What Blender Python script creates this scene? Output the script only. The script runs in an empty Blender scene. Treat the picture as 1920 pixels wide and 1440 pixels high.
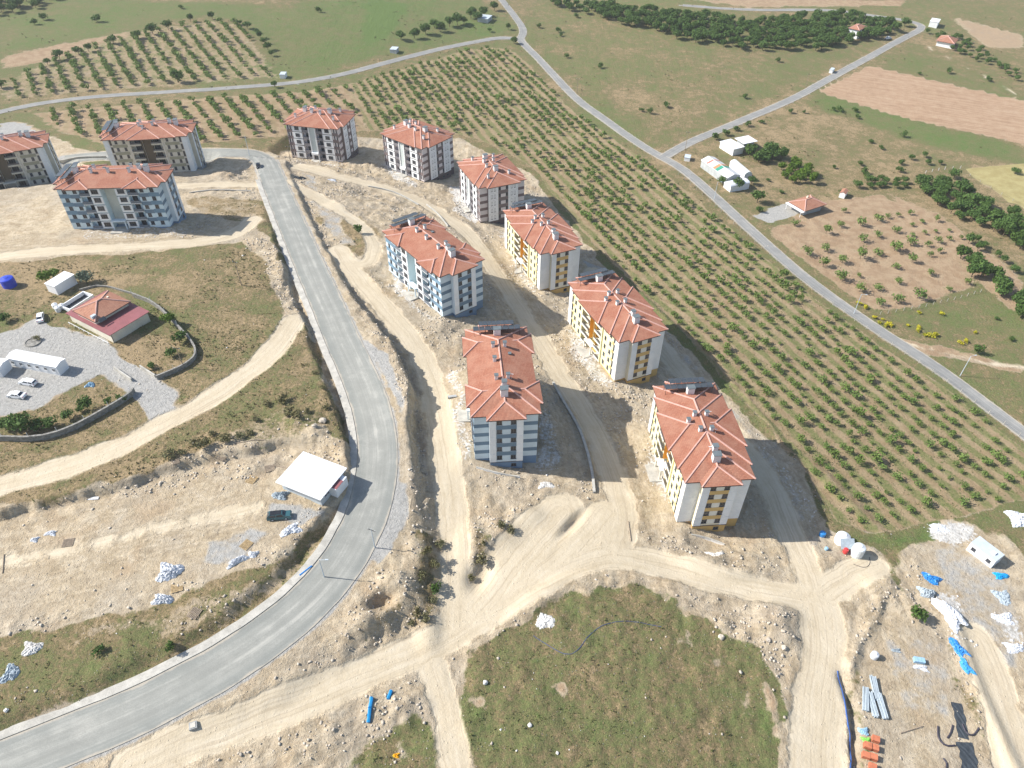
import bpy, bmesh, math, random
import numpy as np
from mathutils import Vector, Matrix
random.seed(7); rng = np.random.default_rng(7)
C = bpy.context.scene.collection
sc = bpy.context.scene
R_ = math.radians

# ------------------------------------------------------------------ camera, sky, sun, exposure
FPX, PITCH, ROLL, HC = 1369.73, R_(42.126), R_(0.481), 136.86
def cam_rot():
    c, s = math.cos(PITCH), math.sin(PITCH)
    M = np.array([[1, 0, 0], [0, -s, -c], [0, c, -s]])
    cr, sr = math.cos(ROLL), math.sin(ROLL)
    return np.array([[cr, -sr, 0], [sr, cr, 0], [0, 0, 1]]) @ M
RC = cam_rot()
cd = bpy.data.cameras.new('camera'); cd.sensor_width = 36; cd.lens = 36 * FPX / 1920
cd.clip_start = 1; cd.clip_end = 6000
co = bpy.data.objects.new('camera', cd); C.objects.link(co)
M4 = Matrix.Identity(4)
for i in range(3):
    M4[i][0], M4[i][1], M4[i][2] = RC[0][i], -RC[1][i], -RC[2][i]
M4[2][3] = HC
co.matrix_world = M4
sc.camera = co

SUN_AZ, SUN_EL = R_(-5), R_(39.5)
sdir = Vector((math.cos(SUN_AZ) * math.cos(SUN_EL), math.sin(SUN_AZ) * math.cos(SUN_EL), -math.sin(SUN_EL)))
w = bpy.data.worlds.new('World'); sc.world = w; w.use_nodes = True
nt = w.node_tree; bg = nt.nodes['Background']
sky = nt.nodes.new('ShaderNodeTexSky'); sky.sky_type = 'NISHITA'; sky.sun_disc = False
sky.sun_elevation = SUN_EL; sky.sun_rotation = math.atan2(-sdir.x, -sdir.y)
sky.air_density = 1.0; sky.dust_density = 1.2
nt.links.new(sky.outputs[0], bg.inputs[0]); bg.inputs[1].default_value = 0.105
sl = bpy.data.lights.new('sun', 'SUN'); sl.energy = 4.6; sl.angle = R_(0.5); sl.color = (1.0, 0.96, 0.90)
so = bpy.data.objects.new('sun', sl); C.objects.link(so)
so.rotation_euler = sdir.to_track_quat('-Z', 'Y').to_euler(); so.location = (-200, 100, 250)
sc.view_settings.view_transform = 'Standard'; sc.view_settings.look = 'None'
sc.view_settings.exposure = 0.74; sc.view_settings.gamma = 1.0
sc.view_settings.use_curve_mapping = False

# ------------------------------------------------------------------ small helpers
def unproj(px, py, z):
    "pixel of the 1920x1440 photograph + height -> world xy (arrays allowed)"
    px, py, z = np.broadcast_arrays(np.asarray(px, float), np.asarray(py, float), np.asarray(z, float))
    d = np.stack([(px - 960) / FPX, (py - 720) / FPX, np.ones_like(px)], -1) @ RC
    t = (z - HC) / d[..., 2]
    return t * d[..., 0], t * d[..., 1]

def hsh(ix, iy, seed):
    h = (ix.astype(np.int64) * 374761393 + iy.astype(np.int64) * 668265263 + seed * 974711) & 0x7fffffff
    h = ((h ^ (h >> 13)) * 1274126177) & 0x7fffffff
    return ((h ^ (h >> 16)) & 0xffff) / 65535.0
def vnoise(x, y, seed=0):
    ix, iy = np.floor(x), np.floor(y); fx, fy = x - ix, y - iy
    fx, fy = fx * fx * (3 - 2 * fx), fy * fy * (3 - 2 * fy)
    a, b = hsh(ix, iy, seed), hsh(ix + 1, iy, seed)
    c, d = hsh(ix, iy + 1, seed), hsh(ix + 1, iy + 1, seed)
    return (a + (b - a) * fx) + ((c + (d - c) * fx) - (a + (b - a) * fx)) * fy
def fbm(x, y, scale, octs=4, seed=0):
    x, y = np.asarray(x, float) / scale, np.asarray(y, float) / scale
    v, amp, tot = 0, 1, 0
    for o in range(octs):
        v = v + amp * (vnoise(x, y, seed + o * 17) - .5); tot += amp
        x, y, amp = x * 2.03 + 5.2, y * 2.03 + 1.7, amp * .52
    return v / tot * 2
def sstep(a, b, x):
    t = np.clip((x - a) / (b - a), 0, 1); return t * t * (3 - 2 * t)

def sd_poly(P, X, Y, far=60.):
    "signed distance, negative inside; culled beyond far"
    P = np.asarray(P, float); out = np.full(X.shape, far)
    m = (X > P[:, 0].min() - far) & (X < P[:, 0].max() + far) & (Y > P[:, 1].min() - far) & (Y < P[:, 1].max() + far)
    if not m.any(): return out
    x, y = X[m], Y[m]; d2 = np.full(x.shape, 1e12); ins = np.zeros(x.shape, bool)
    n = len(P)
    for i in range(n):
        a, b = P[i], P[(i + 1) % n]; e = b - a
        t = np.clip(((x - a[0]) * e[0] + (y - a[1]) * e[1]) / (e @ e + 1e-9), 0, 1)
        d2 = np.minimum(d2, (x - a[0] - t * e[0]) ** 2 + (y - a[1] - t * e[1]) ** 2)
        if a[1] != b[1]:
            c = ((a[1] > y) != (b[1] > y)) & (x < (b[0] - a[0]) * (y - a[1]) / (b[1] - a[1]) + a[0])
            ins ^= c
    d = np.sqrt(d2); out[m] = np.where(ins, -d, np.minimum(d, far)); return out
def d_line(P, X, Y, far=40.):
    "distance, arclength, side to a polyline"
    P = np.asarray(P, float); D = np.full(X.shape, far); S = np.zeros(X.shape); G = np.zeros(X.shape)
    m = (X > P[:, 0].min() - far) & (X < P[:, 0].max() + far) & (Y > P[:, 1].min() - far) & (Y < P[:, 1].max() + far)
    if not m.any(): return D, S, G
    x, y = X[m], Y[m]; d2 = np.full(x.shape, far * far); s_ = np.zeros(x.shape); g = np.zeros(x.shape); acc = 0
    for i in range(len(P) - 1):
        a, b = P[i], P[i + 1]; e = b - a; l = math.hypot(*e)
        t = np.clip(((x - a[0]) * e[0] + (y - a[1]) * e[1]) / (e @ e + 1e-9), 0, 1)
        q = (x - a[0] - t * e[0]) ** 2 + (y - a[1] - t * e[1]) ** 2
        k = q < d2; d2[k] = q[k]; s_[k] = acc + t[k] * l
        g[k] = np.sign((e[0] * (y - a[1]) - e[1] * (x - a[0])))[k]; acc += l
    D[m] = np.sqrt(d2); S[m] = s_; G[m] = g; return D, S, G
def resample(P, step, smooth=2):
    P = np.asarray(P, float)
    for _ in range(smooth):     # Chaikin
        Q = [P[0]]
        for a, b in zip(P[:-1], P[1:]): Q += [a * .75 + b * .25, a * .25 + b * .75]
        P = np.array(Q + [P[-1]])
    l = np.r_[0, np.cumsum(np.hypot(*np.diff(P, axis=0).T))]
    n = max(2, int(l[-1] / step) + 1); t = np.linspace(0, l[-1], n)
    return np.stack([np.interp(t, l, P[:, 0]), np.interp(t, l, P[:, 1])], 1)

# ------------------------------------------------------------------ terrain height
class TPS:
    def __init__(s, pts, lam=.02):
        a = np.array(pts, float); s.P = np.stack(unproj(a[:, 0], a[:, 1], a[:, 2]), 1) / 100
        far = np.array([(-9, -1, 10), (9, -1, -4), (-12, 5, 8), (12, 5, -18), (-10, 12, 10), (0, 13, -4), (10, 12, -14)], float)
        s.P = np.r_[s.P, far[:, :2]]; z = np.r_[a[:, 2], far[:, 2]]
        n = len(s.P); K = s.U(np.hypot(s.P[:, None, 0] - s.P[None, :, 0], s.P[:, None, 1] - s.P[None, :, 1])) + lam * np.eye(n)
        A = np.zeros((n + 3, n + 3)); A[:n, :n] = K; A[:n, n] = 1; A[:n, n + 1:] = s.P; A[n:, :n] = A[:n, n:].T
        s.w = np.linalg.solve(A, np.r_[z, 0, 0, 0])
    @staticmethod
    def U(r): return r * r * np.log(r + 1e-9)
    def __call__(s, X, Y):
        X, Y = np.asarray(X, float) / 100, np.asarray(Y, float) / 100; n = len(s.P)
        z = s.w[n] + s.w[n + 1] * X + s.w[n + 2] * Y
        for i in range(n): z = z + s.w[i] * s.U(np.hypot(X - s.P[i, 0], Y - s.P[i, 1]))
        return z
FAR = [(-60, 215, 4), (100, 180, 1), (300, 175, -1), (600, 140, -4), (300, 80, 2), (0, 20, 6), (700, 45, -3), (970, 5, -7),
       (120, 240, 3), (280, 285, 3.5), (60, 300, 3.5), (450, 280, 2.5), (400, 220, 0), (620, 260, -3)]
RIGHT = FAR + [(1240, 880, 0), (1450, 900, -3.2), (1340, 1012, -3), (1100, 685, -3), (1270, 690, -6), (1200, 728, -5.8),
    (985, 525, -6), (1110, 500, -9), (1050, 560, -8.6), (880, 395, -7.4), (1000, 390, -10), (760, 335, -5), (860, 310, -8),
    (590, 305, -2.5), (690, 292, -5.2), (850, 800, 5.6), (1030, 830, 3.2), (950, 897, 3.2), (770, 560, 4.4), (920, 545, 1.4),
    (870, 603, 1.9), (800, 700, 4.2), (815, 770, 4.4), (830, 1000, 4.8), (850, 1150, 4.5), (700, 1260, 6), (500, 1360, 7.3), (280, 1440, 8),
    (660, 490, 5.6), (720, 470, 4.6), (620, 400, 3.6), (560, 325, 2), (1000, 1080, 4), (1150, 1040, 2.2), (1530, 1130, -1.6),
    (1150, 1250, 3.6), (900, 1400, 5), (1530, 1400, -.6), (1700, 1300, -2.4), (1820, 1100, -4), (1910, 1000, -5), (1650, 1030, -3.4),
    (1420, 1080, -.5), (1120, 860, 1), (1050, 680, -1.2),
    (1300, 620, -7), (1500, 850, -5.2), (1700, 950, -5.4), (1850, 880, -8), (1900, 790, -10), (1600, 575, -11.5), (1400, 420, -12.5),
    (1250, 290, -12.5), (1000, 100, -10), (1000, 250, -10.4), (860, 150, -8), (1600, 300, -15), (1900, 250, -16), (1700, 65, -13), (1300, 50, -9),
    (1900, 550, -13), (1750, 430, -14)]
LEFT = FAR + [(230, 450, 12), (365, 415, 9.6), (420, 350, 6), (200, 590, 13), (60, 680, 13.4), (120, 820, 13), (330, 740, 12.4),
    (540, 620, 11.4), (100, 880, 12.8), (350, 520, 13), (300, 1000, 13), (100, 1100, 13), (600, 930, 12.9), (520, 1030, 12.9),
    (480, 470, 10.6), (430, 420, 9), (440, 300, 3.6), (560, 800, 12.4), (0, 480, 13), (30, 345, 7), (250, 1180, 12), (0, 1300, 11.5), (640, 800, 12)]
ROAD = FAR + [(60, 1400, 8.3), (350, 1240, 8.9), (600, 1080, 9.4), (710, 900, 9.5), (690, 720, 9.5), (620, 560, 9), (550, 430, 7.4), (505, 320, 4.2),
    (765, 740, 11.0), (735, 640, 9.8), (768, 800, 10.6), (790, 930, 8.6), (760, 1100, 8.4), (600, 1230, 8.2), (300, 1390, 8.2), (640, 790, 9.4), (555, 570, 8.8)]
tL, tR, tS = TPS(LEFT), TPS(RIGHT), TPS(ROAD)
def px_line(pts, field):
    "pixel polyline -> world xy on a height field"
    a = np.array(pts, float); z = np.zeros(len(a))
    for _ in range(14):
        x, y = unproj(a[:, 0], a[:, 1], z); z = .4 * z + .6 * field(x, y)
    return np.stack(unproj(a[:, 0], a[:, 1], z), 1)
COR_L = px_line([(478, 292), (484, 330), (500, 390), (515, 445), (533, 500), (553, 560), (573, 610), (600, 680), (624, 740), (640, 800), (654, 850), (658, 890),
                 (645, 930), (608, 990), (555, 1055), (490, 1115), (400, 1180), (300, 1232), (180, 1290), (0, 1365), (-150, 1410)], tS)
COR_R = px_line([(535, 300), (552, 340), (577, 400), (607, 450), (630, 498), (652, 530), (674, 560), (703, 598), (738, 645), (765, 695), (771, 745), (768, 800),
                 (776, 860), (792, 930), (803, 990), (805, 1050), (790, 1110), (745, 1150), (690, 1190), (620, 1235), (540, 1290), (440, 1345), (350, 1390), (200, 1460), (-100, 1560)], tS)
COR = np.r_[COR_L, COR_R[::-1]]
LEFTREG = np.r_[COR_L, [(-400, 40), (-400, 330), (COR_L[0][0] - 60, COR_L[0][1] + 20)]]
PLAT = px_line([(-150, 985), (0, 958), (130, 930), (280, 888), (350, 862), (430, 842), (490, 832), (545, 818), (600, 822), (640, 850), (720, 900), (640, 1060), (400, 1300), (-150, 1500)], tL)
MID = (COR_L + COR_R[np.linspace(0, len(COR_R) - 1, len(COR_L)).astype(int)]) / 2
PADS = [(-2.8, 134.5, 5.56, 5.4), (-24.7, 193.3, 4.37, 38.), (-130.1, 221.1, 12., 93.8), (44.3, 119.9, 0., 5.), (30.1, 173.2, -3.02, 23.3), (9.7, 222.4, -6.02, 23.6),
        (-141.9, 275.5, 4.5, 98.7), (-193.3, 261.9, 4., 112.3), (-82.6, 305.9, -2.55, 78.3), (-40.5, 296.3, -5.07, 51.7), (-8.9, 267.6, -7.4, 23.3)]
GAUSS, RIDGES = [], []      # local lumps: (x, y, rx, ry, rot, h) and (polyline, width, h)
def base_z(X, Y):
    X, Y = np.asarray(X, float), np.asarray(Y, float); sh = X.shape
    X, Y = X.ravel(), Y.ravel()
    jx, jy = fbm(X, Y, 7, 4, 91) * 1.3, fbm(X, Y, 7, 4, 92) * 1.3
    sl = sd_poly(LEFTREG, X + jx, Y + jy, 80.)
    sr = sd_poly(COR, X + jx, Y + jy, 80.)
    wl = np.where(Y > 105, .7, .7 + np.clip((105 - Y) / 12, 0, 1) * 1.0)
    fL = sstep(wl, -wl, sl)
    far = sstep(300, 330, Y)                     # beyond the site all fields agree
    zL, zR, zS = tL(X, Y), tR(X, Y), tS(X, Y)
    zL = zL - 1.9 * sstep(.8, -.8, sd_poly(PLAT, X + jx * 1.6, Y + jy * 1.6, 60.))
    wr = np.where(Y > 120, .9, .9 + np.clip((120 - Y) / 25, 0, 1) * 2.2)
    fS = sstep(wr, -wr, sr)
    z = zR + (zS - zR) * np.maximum(fS, 0)
    z = z + (zL - z) * fL
    z = z + (zR - z) * far * (X > -60) + 0
    for (gx, gy, rx, ry, ro, h) in GAUSS:
        dx, dy = X - gx, Y - gy; c, s = math.cos(ro), math.sin(ro)
        q = ((dx * c + dy * s) / rx) ** 2 + ((-dx * s + dy * c) / ry) ** 2
        m = q < 9
        z[m] += h * np.exp(-q[m] ** 1.5)
    for (px_, py_, pz_, yw) in PADS:
        c, s = math.cos(R_(yw)), math.sin(R_(yw)); m = (np.abs(X - px_) < 40) & (np.abs(Y - py_) < 40)
        if not m.any(): continue
        lx, ly = (X[m] - px_) * c + (Y[m] - py_) * s, -(X[m] - px_) * s + (Y[m] - py_) * c
        dd = np.hypot(np.maximum(np.abs(lx) - 8.5, 0), np.maximum(np.abs(ly) - 15.5, 0))
        k = sstep(7, 1.2, dd); z[m] += (pz_ - .12 - 2.9 * sstep(-8.5, 5, lx) - z[m]) * k
    for (P, wd, h) in RIDGES:
        d, _, _ = d_line(P, X, Y, wd * 3); z += h * np.exp(-(d / wd) ** 2) * (d < wd * 2.9)
    return z.reshape(sh)
def ground_pt(px, py, field=None):
    "where the ray through a photo pixel meets the ground"
    f = field or base_z; a = np.atleast_1d(np.asarray(px, float)); b = np.atleast_1d(np.asarray(py, float)); z = np.zeros(len(a))
    for _ in range(14):
        x, y = unproj(a, b, z); z = .45 * z + .55 * f(x, y)
    x, y = unproj(a, b, z); return np.stack([x, y, f(x, y)], 1)
def gp(px, py): return ground_pt(px, py)[0]
def W(pts): return ground_pt([p[0] for p in pts], [p[1] for p in pts])[:, :2]

def lump(px, py, rx, ry, rot, h):
    p = gp(px, py); GAUSS.append((p[0], p[1], rx, ry, R_(rot), h))
_l = [(715, 1128, 3.2, 1.9, 40, -2.6), (740, 1095, 4, 3, 0, 1.0), (900, 1075, 2.2, 4, -20, -1.6), (930, 1000, 5, 4, 0, .9), (985, 965, 4, 3, 0, .8), (880, 1020, 3, 6, 0, .7),
      (1075, 980, 1.1, 5, -38, -1.2), (1360, 1060, 9, 4, 5, 1.6), (1290, 1040, 5, 3, 0, .8), (1440, 1165, 6, 4, 20, 1.4), (1470, 1200, 3, 4, 0, 1.0), (1340, 1165, 5, 2, 20, .7),
      (620, 320, 14, 3, -8, 1.6), (700, 315, 8, 3, -8, 1.3), (780, 345, 6, 2, -10, .8), (700, 365, 9, 4, -15, -1.2), (750, 385, 6, 3, 0, -.8), (420, 332, 5, 3, 0, 1.6),
      (640, 390, 6, 4, 0, .6), (1060, 560, 10, 2.4, 10, .7), (1180, 745, 9, 2.2, -10, .8), (880, 600, 8, 2, 20, .6), (960, 905, 8, 2, -5, .7),
      (1570, 920, 2, 14, 25, .9), (560, 790, 4, 3, 0, 1.0), (590, 810, 2.2, 2, 0, 1.4), (545, 540, 3.5, 5, 0, -1.2), (480, 455, 4, 3, 0, .8),
      (690, 1160, 5, 2.5, 30, 1.2), (800, 1170, 2.5, 6, 10, .9), (1110, 1085, 8, 2, 8, .7), (1000, 1130, 7, 2, 40, .6), (740, 1330, 5, 3, 0, .8), (600, 1390, 6, 3, 20, .9),
      (1635, 1150, 2, 6, -25, .4), (1320, 1110, 7, 2, -10, .5), (1650, 1100, 4, 3, 0, .8)]
for q in _l: lump(*q)
RIDGES += [(W([(1580, 1270), (1600, 1330), (1605, 1440)]), .9, -1.3), (W([(1592, 1250), (1612, 1200), (1638, 1165), (1650, 1130)]), .9, .7), (W([(1780, 1150), (1830, 1290), (1900, 1440)]), 1.6, .9),
           (W([(600, 645), (630, 720), (648, 800)]), 1.4, -1.0), (W([(1130, 470), (1290, 640), (1400, 745), (1520, 900)]), 1.0, .5)]

def lump_mask(X, Y):
    k = np.zeros_like(X)
    for (gx, gy, rx, ry, ro, h) in GAUSS:
        dx, dy = X - gx, Y - gy; c, s = math.cos(ro), math.sin(ro); k = np.maximum(k, min(1, abs(h)) * np.exp(-(((dx * c + dy * s) / rx) ** 2 + ((-dx * s + dy * c) / ry) ** 2) * .6))
    for (P, wd, h) in RIDGES:
        d, _, _ = d_line(P, X, Y, wd * 3); k = np.maximum(k, min(1, abs(h)) * np.exp(-(d / wd / 1.4) ** 2))
    return k

# ------------------------------------------------------------------ materials
MATS = {}
class Sh:
    def __init__(s, name):
        s.m = bpy.data.materials.new(name); s.m.use_nodes = True; s.t = s.m.node_tree
        s.b = s.t.nodes['Principled BSDF']; MATS[name] = s.m
    def nd(s, typ, ins=None, **kw):
        n = s.t.nodes.new('ShaderNode' + typ)
        for k, v in kw.items(): setattr(n, k, v)
        for k, v in (ins or {}).items():
            if isinstance(v, bpy.types.NodeSocket): s.t.links.new(v, n.inputs[k])
            else: n.inputs[k].default_value = v
        return n
    def noise(s, v, scale, det=4, rough=.55, dist=0):
        return s.nd('TexNoise', {'Vector': v, 'Scale': scale, 'Detail': det, 'Roughness': rough, 'Distortion': dist}).outputs[0]
    def math(s, op, a, b=0., clamp=False):
        return s.nd('Math', {0: a, 1: b}, operation=op, use_clamp=clamp).outputs[0]
    def mix(s, f, a, b, blend='MIX'):
        a = a if isinstance(a, bpy.types.NodeSocket) else (*a, 1); b = b if isinstance(b, bpy.types.NodeSocket) else (*b, 1)
        return s.nd('Mix', {0: f, 6: a, 7: b}, data_type='RGBA', blend_type=blend).outputs[2]
    def rng(s, v, a, b, c=0., d=1.):
        return s.nd('MapRange', {0: v, 1: a, 2: b, 3: c, 4: d}, interpolation_type='SMOOTHSTEP').outputs[0]
    def ramp(s, f, *cols):
        n = s.nd('ValToRGB', {0: f}); e = n.color_ramp.elements
        while len(e) < len(cols): e.new(.5)
        for i, (p, c) in enumerate(cols): e[i].position = p; e[i].color = (*c, 1)
        return n.outputs[0]
    def pos(s): return s.nd('NewGeometry').outputs['Position']
    def bump(s, h, strength=.5, dist=.1):
        s.t.links.new(s.nd('Bump', {'Height': h, 'Strength': strength, 'Distance': dist}).outputs[0], s.b.inputs['Normal'])
    def base(s, col, rough=.8, spec=.3):
        if isinstance(col, bpy.types.NodeSocket): s.t.links.new(col, s.b.inputs['Base Color'])
        else: s.b.inputs['Base Color'].default_value = (*col, 1)
        s.b.inputs['Roughness'].default_value = rough
        s.b.inputs['Specular IOR Level'].default_value = spec
        return s.m
def pm(name, col, rough=.75, var=.12, scale=.8, spec=.3, metal=0., bump=0.):
    "painted / plain surface with weathering noise"
    s = Sh(name); p = s.pos()
    n = s.math('ADD', s.math('MULTIPLY', s.noise(p, scale, 5), .65), s.math('MULTIPLY', s.noise(p, scale * 9, 3), .35))
    lo = tuple(c * (1 - var * 1.6) for c in col); hi = tuple(min(1, c * (1 + var)) for c in col)
    s.base(s.mix(s.rng(n, .3, .7), lo, hi), rough, spec); s.b.inputs['Metallic'].default_value = metal
    if bump: s.bump(s.noise(p, scale * 12, 3), bump, .05)
    return s.m
def mat_ground():
    s = Sh('ground_material'); p = s.pos()
    nA, nB, nC, nD = s.noise(p, .055, 3), s.noise(p, .28, 6, .62), s.noise(p, 1.3, 6, .65), s.noise(p, 5.5, 4, .7)
    nE = s.noise(p, .12, 4, .6)
    za = s.nd('Attribute', attribute_name='za'); zb = s.nd('Attribute', attribute_name='zb'); tk = s.nd('Attribute', attribute_name='trk')
    A = s.nd('SeparateColor', {0: za.outputs['Color']}).outputs; B = s.nd('SeparateColor', {0: zb.outputs['Color']}).outputs
    grass, green, red, gravel = A[0], A[1], A[2], za.outputs['Alpha']
    white, yellow, plough, orch = B[0], B[1], B[2], zb.outputs['Alpha']
    T = s.nd('SeparateXYZ', {0: tk.outputs['Vector']}).outputs
    fine = s.math('ADD', s.math('MULTIPLY', nC, .55), s.math('MULTIPLY', nD, .45))
    # bare earth
    dirt = s.ramp(s.math('ADD', s.math('MULTIPLY', nB, .5), s.math('MULTIPLY', fine, .5)), (.33, (.265, .205, .13)), (.42, (.42, .335, .22)), (.52, (.525, .435, .305)), (.66, (.61, .53, .405)))
    dirt = s.mix(s.rng(nE, .54, .70, 0, .5), dirt, (.42, .30, .185))
    dirt = s.mix(s.rng(nA, .48, .62, 0, .45), dirt, (.43, .38, .305))
    dirt = s.mix(s.rng(nD, .52, .70, 0, .35), dirt, (.6, .55, .47))
    vo = s.nd('TexVoronoi', {'Vector': p, 'Scale': 1.5, 'Randomness': 1.})
    vc = s.nd('SeparateColor', {0: vo.outputs['Color']}).outputs
    peb = s.math('MULTIPLY', s.rng(vo.outputs['Distance'], .26, .12), s.rng(vc[0], .72, .8))
    dirt = s.mix(s.math('MULTIPLY', peb, .6), dirt, (.6, .54, .44))
    nF = s.noise(p, .75, 5, .7)
    dirt = s.mix(s.rng(nF, .36, .5, .45, 0), dirt, (.25, .19, .125))
    # wheel-worn tracks: streaks run along the track
    sv = s.nd('CombineXYZ', {0: s.math('ADD', s.math('MULTIPLY', T[0], .85), s.math('MULTIPLY', nE, 2.5)), 1: s.math('MULTIPLY', T[1], .05), 2: 0.}).outputs[0]
    st = s.noise(sv, 1., 4, .6)
    sv2 = s.nd('CombineXYZ', {0: s.math('ADD', s.math('MULTIPLY', T[0], 1.3), s.math('MULTIPLY', nB, 3.)), 1: s.math('MULTIPLY', T[1], .11), 2: 3.}).outputs[0]
    dirt = s.mix(s.rng(s.noise(sv2, 1., 4, .65), .40, .62, .38, 0.), dirt, (.30, .235, .16))
    trc = s.ramp(s.math('ADD', s.math('MULTIPLY', st, .45), s.math('ADD', s.math('MULTIPLY', nB, .25), s.math('MULTIPLY', fine, .3))), (.32, (.42, .345, .235)), (.48, (.525, .445, .32)), (.66, (.61, .535, .41)))
    sv3 = s.nd('CombineXYZ', {0: s.math('ADD', s.math('MULTIPLY', T[0], 2.4), s.math('MULTIPLY', nE, 4.)), 1: s.math('MULTIPLY', T[1], .03), 2: 7.}).outputs[0]
    trc = s.mix(s.rng(s.noise(sv3, 1., 3, .5), .54, .64, 0, .42), trc, (.36, .29, .205))
    tf = s.rng(s.math('ADD', T[2], s.math('ADD', s.math('MULTIPLY', s.math('SUBTRACT', nB, .5), 1.1), s.math('MULTIPLY', s.math('SUBTRACT', nE, .5), .8))), .32, .78)
    # grass
    gt = s.math('ADD', s.math('ADD', s.math('MULTIPLY', s.math('SUBTRACT', green, .5), .9), s.math('MULTIPLY', nB, .75)), s.math('MULTIPLY', s.math('SUBTRACT', nE, .5), .5))
    gt = s.math('ADD', gt, s.math('MULTIPLY', s.math('SUBTRACT', nC, .5), .9))
    gcol = s.ramp(gt, (.16, (.36, .27, .16)), (.31, (.235, .185, .10)), (.43, (.188, .178, .083)), (.58, (.165, .18, .074)), (.82, (.128, .185, .058)))
    gcol = s.mix(.75, gcol, s.ramp(nD, (.30, (.30, .30, .28)), (.5, (.85, .85, .83)), (.68, (1.5, 1.45, 1.3))), 'MULTIPLY')
    gcol = s.mix(s.math('MULTIPLY', peb, .35), gcol, (.5, .47, .42))
    gf = s.rng(s.math('ADD', grass, s.math('MULTIPLY', s.math('SUBTRACT', s.math('ADD', s.math('MULTIPLY', nB, .6), s.math('MULTIPLY', nC, .4)), .5), 1.5)), .34, .62)
    rs = s.mix(s.rng(nB, .35, .65), (.32, .22, .135), (.42, .31, .20))
    rs = s.mix(s.rng(nD, .3, .6, .4, 0), rs, (.24, .17, .11))
    # orchard: mown weed strips between rows
    rot = s.nd('VectorRotate', {'Vector': p, 'Angle': R_(90 - 112.5)}, rotation_type='Z_AXIS').outputs[0]
    ox = s.nd('SeparateXYZ', {0: rot}).outputs[0]
    wv = s.math('SINE', s.math('ADD', s.math('MULTIPLY', ox, 2 * math.pi / 4.8), s.math('MULTIPLY', nE, 5.0)))
    ow = s.rng(s.math('ADD', wv, s.math('MULTIPLY', s.math('SUBTRACT', fine, .5), 4.)), -.7, .6, .22, .95)
    ow2 = s.math('MULTIPLY', s.math('MULTIPLY', ow, orch), s.rng(s.math('ADD', nA, s.math('MULTIPLY', nE, .6)),   .5, .8, .45, 1.0))
    og = s.mix(s.rng(nC, .35, .65), (.215, .20, .092), (.145, .17, .06))
    rs = s.mix(ow2, rs, og)
    rf = s.rng(s.math('ADD', red, s.math('MULTIPLY', s.math('SUBTRACT', nB, .5), .8)), .3, .7)
    # plough lines
    pr = s.nd('VectorRotate', {'Vector': p, 'Angle': R_(20)}, rotation_type='Z_AXIS').outputs[0]
    pv = s.nd('Mapping', {'Vector': pr, 'Scale': (.03, 1.1, 1)}).outputs[0]
    pl = s.noise(pv, 1., 4, .6)
    plc = s.ramp(s.math('ADD', s.math('MULTIPLY', pl, .6), s.math('MULTIPLY', nB, .4)), (.34, (.29, .185, .115)), (.5, (.40, .27, .175)), (.66, (.46, .345, .235)))
    grv = s.ramp(fine, (.36, (.29, .28, .255)), (.5, (.385, .375, .35)), (.64, (.475, .46, .425)))
    wht = s.ramp(fine, (.35, (.34, .32, .29)), (.5, (.55, .53, .49)), (.62, (.72, .71, .68)))
    yel = s.mix(s.rng(nB, .35, .65), (.33, .275, .12), (.40, .345, .165))
    def sharp(v, k=.9): return s.rng(s.math('ADD', v, s.math('MULTIPLY', s.math('SUBTRACT', nB, .5), k)), .35, .65)
    col = s.mix(rf, dirt, rs)
    col = s.mix(gf, col, gcol)
    col = s.mix(sharp(yellow, .5), col, yel)
    col = s.mix(sharp(plough, .5), col, plc)
    col = s.mix(sharp(gravel), col, grv)
    col = s.mix(s.rng(s.math('ADD', white, s.math('MULTIPLY', s.math('SUBTRACT', nC, .5), 1.6)), .4, .75), col, wht)
    col = s.mix(tf, col, trc)
    s.base(col, .95, .12)
    h = s.math('ADD', s.math('MULTIPLY', nC, .7), s.math('ADD', s.math('MULTIPLY', nD, .35), s.math('MULTIPLY', peb, .35)))
    h = s.math('MULTIPLY', h, s.rng(tf, 0, 1, 1., .3))
    s.bump(h, .9, .62)
    return s.m
def mat_road(name, c0, c1, dust, sc_=1., edge=0.):
    s = Sh(name); uv = s.nd('UVMap', uv_map='uv').outputs[0]; p = s.pos()
    m = s.nd('Mapping', {'Vector': uv, 'Scale': (.9 * sc_, .018, 1)}).outputs[0]
    st = s.noise(m, 1., 5, .6); nB = s.noise(p, .25, 5, .6); nD = s.noise(p, 6, 3)
    col = s.mix(s.rng(s.math('ADD', s.math('MULTIPLY', st, .6), s.math('MULTIPLY', nB, .4)), .36, .64), c0, c1)
    col = s.mix(s.rng(s.math('ADD', st, s.math('MULTIPLY', nB, .5)), .78, .98, 0, .75), col, dust)
    ux = s.math('ABSOLUTE', s.nd('SeparateXYZ', {0: uv}).outputs[0]); nE = s.noise(p, .09, 4, .6)
    if edge:
        col = s.mix(s.math('MULTIPLY', s.rng(s.math('ADD', ux, s.math('MULTIPLY', st, 2.)), 3.0, 4.6), .38), col, (.20, .215, .20))
        col = s.mix(s.rng(s.math('ADD', nE, s.math('MULTIPLY', nB, .4)), .74, .95, 0, .35), col, dust)
        col = s.mix(s.rng(s.math('ADD', ux, s.math('MULTIPLY', nB, 1.6)), edge + .35, edge + .8, 0, .85), col, (.47, .42, .34))
    col = s.mix(s.rng(nD, .3, .7, .25, 0), col, (.12, .12, .115))
    s.base(col, .92, .2); s.bump(nD, .25, .05); return s.m
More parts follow.
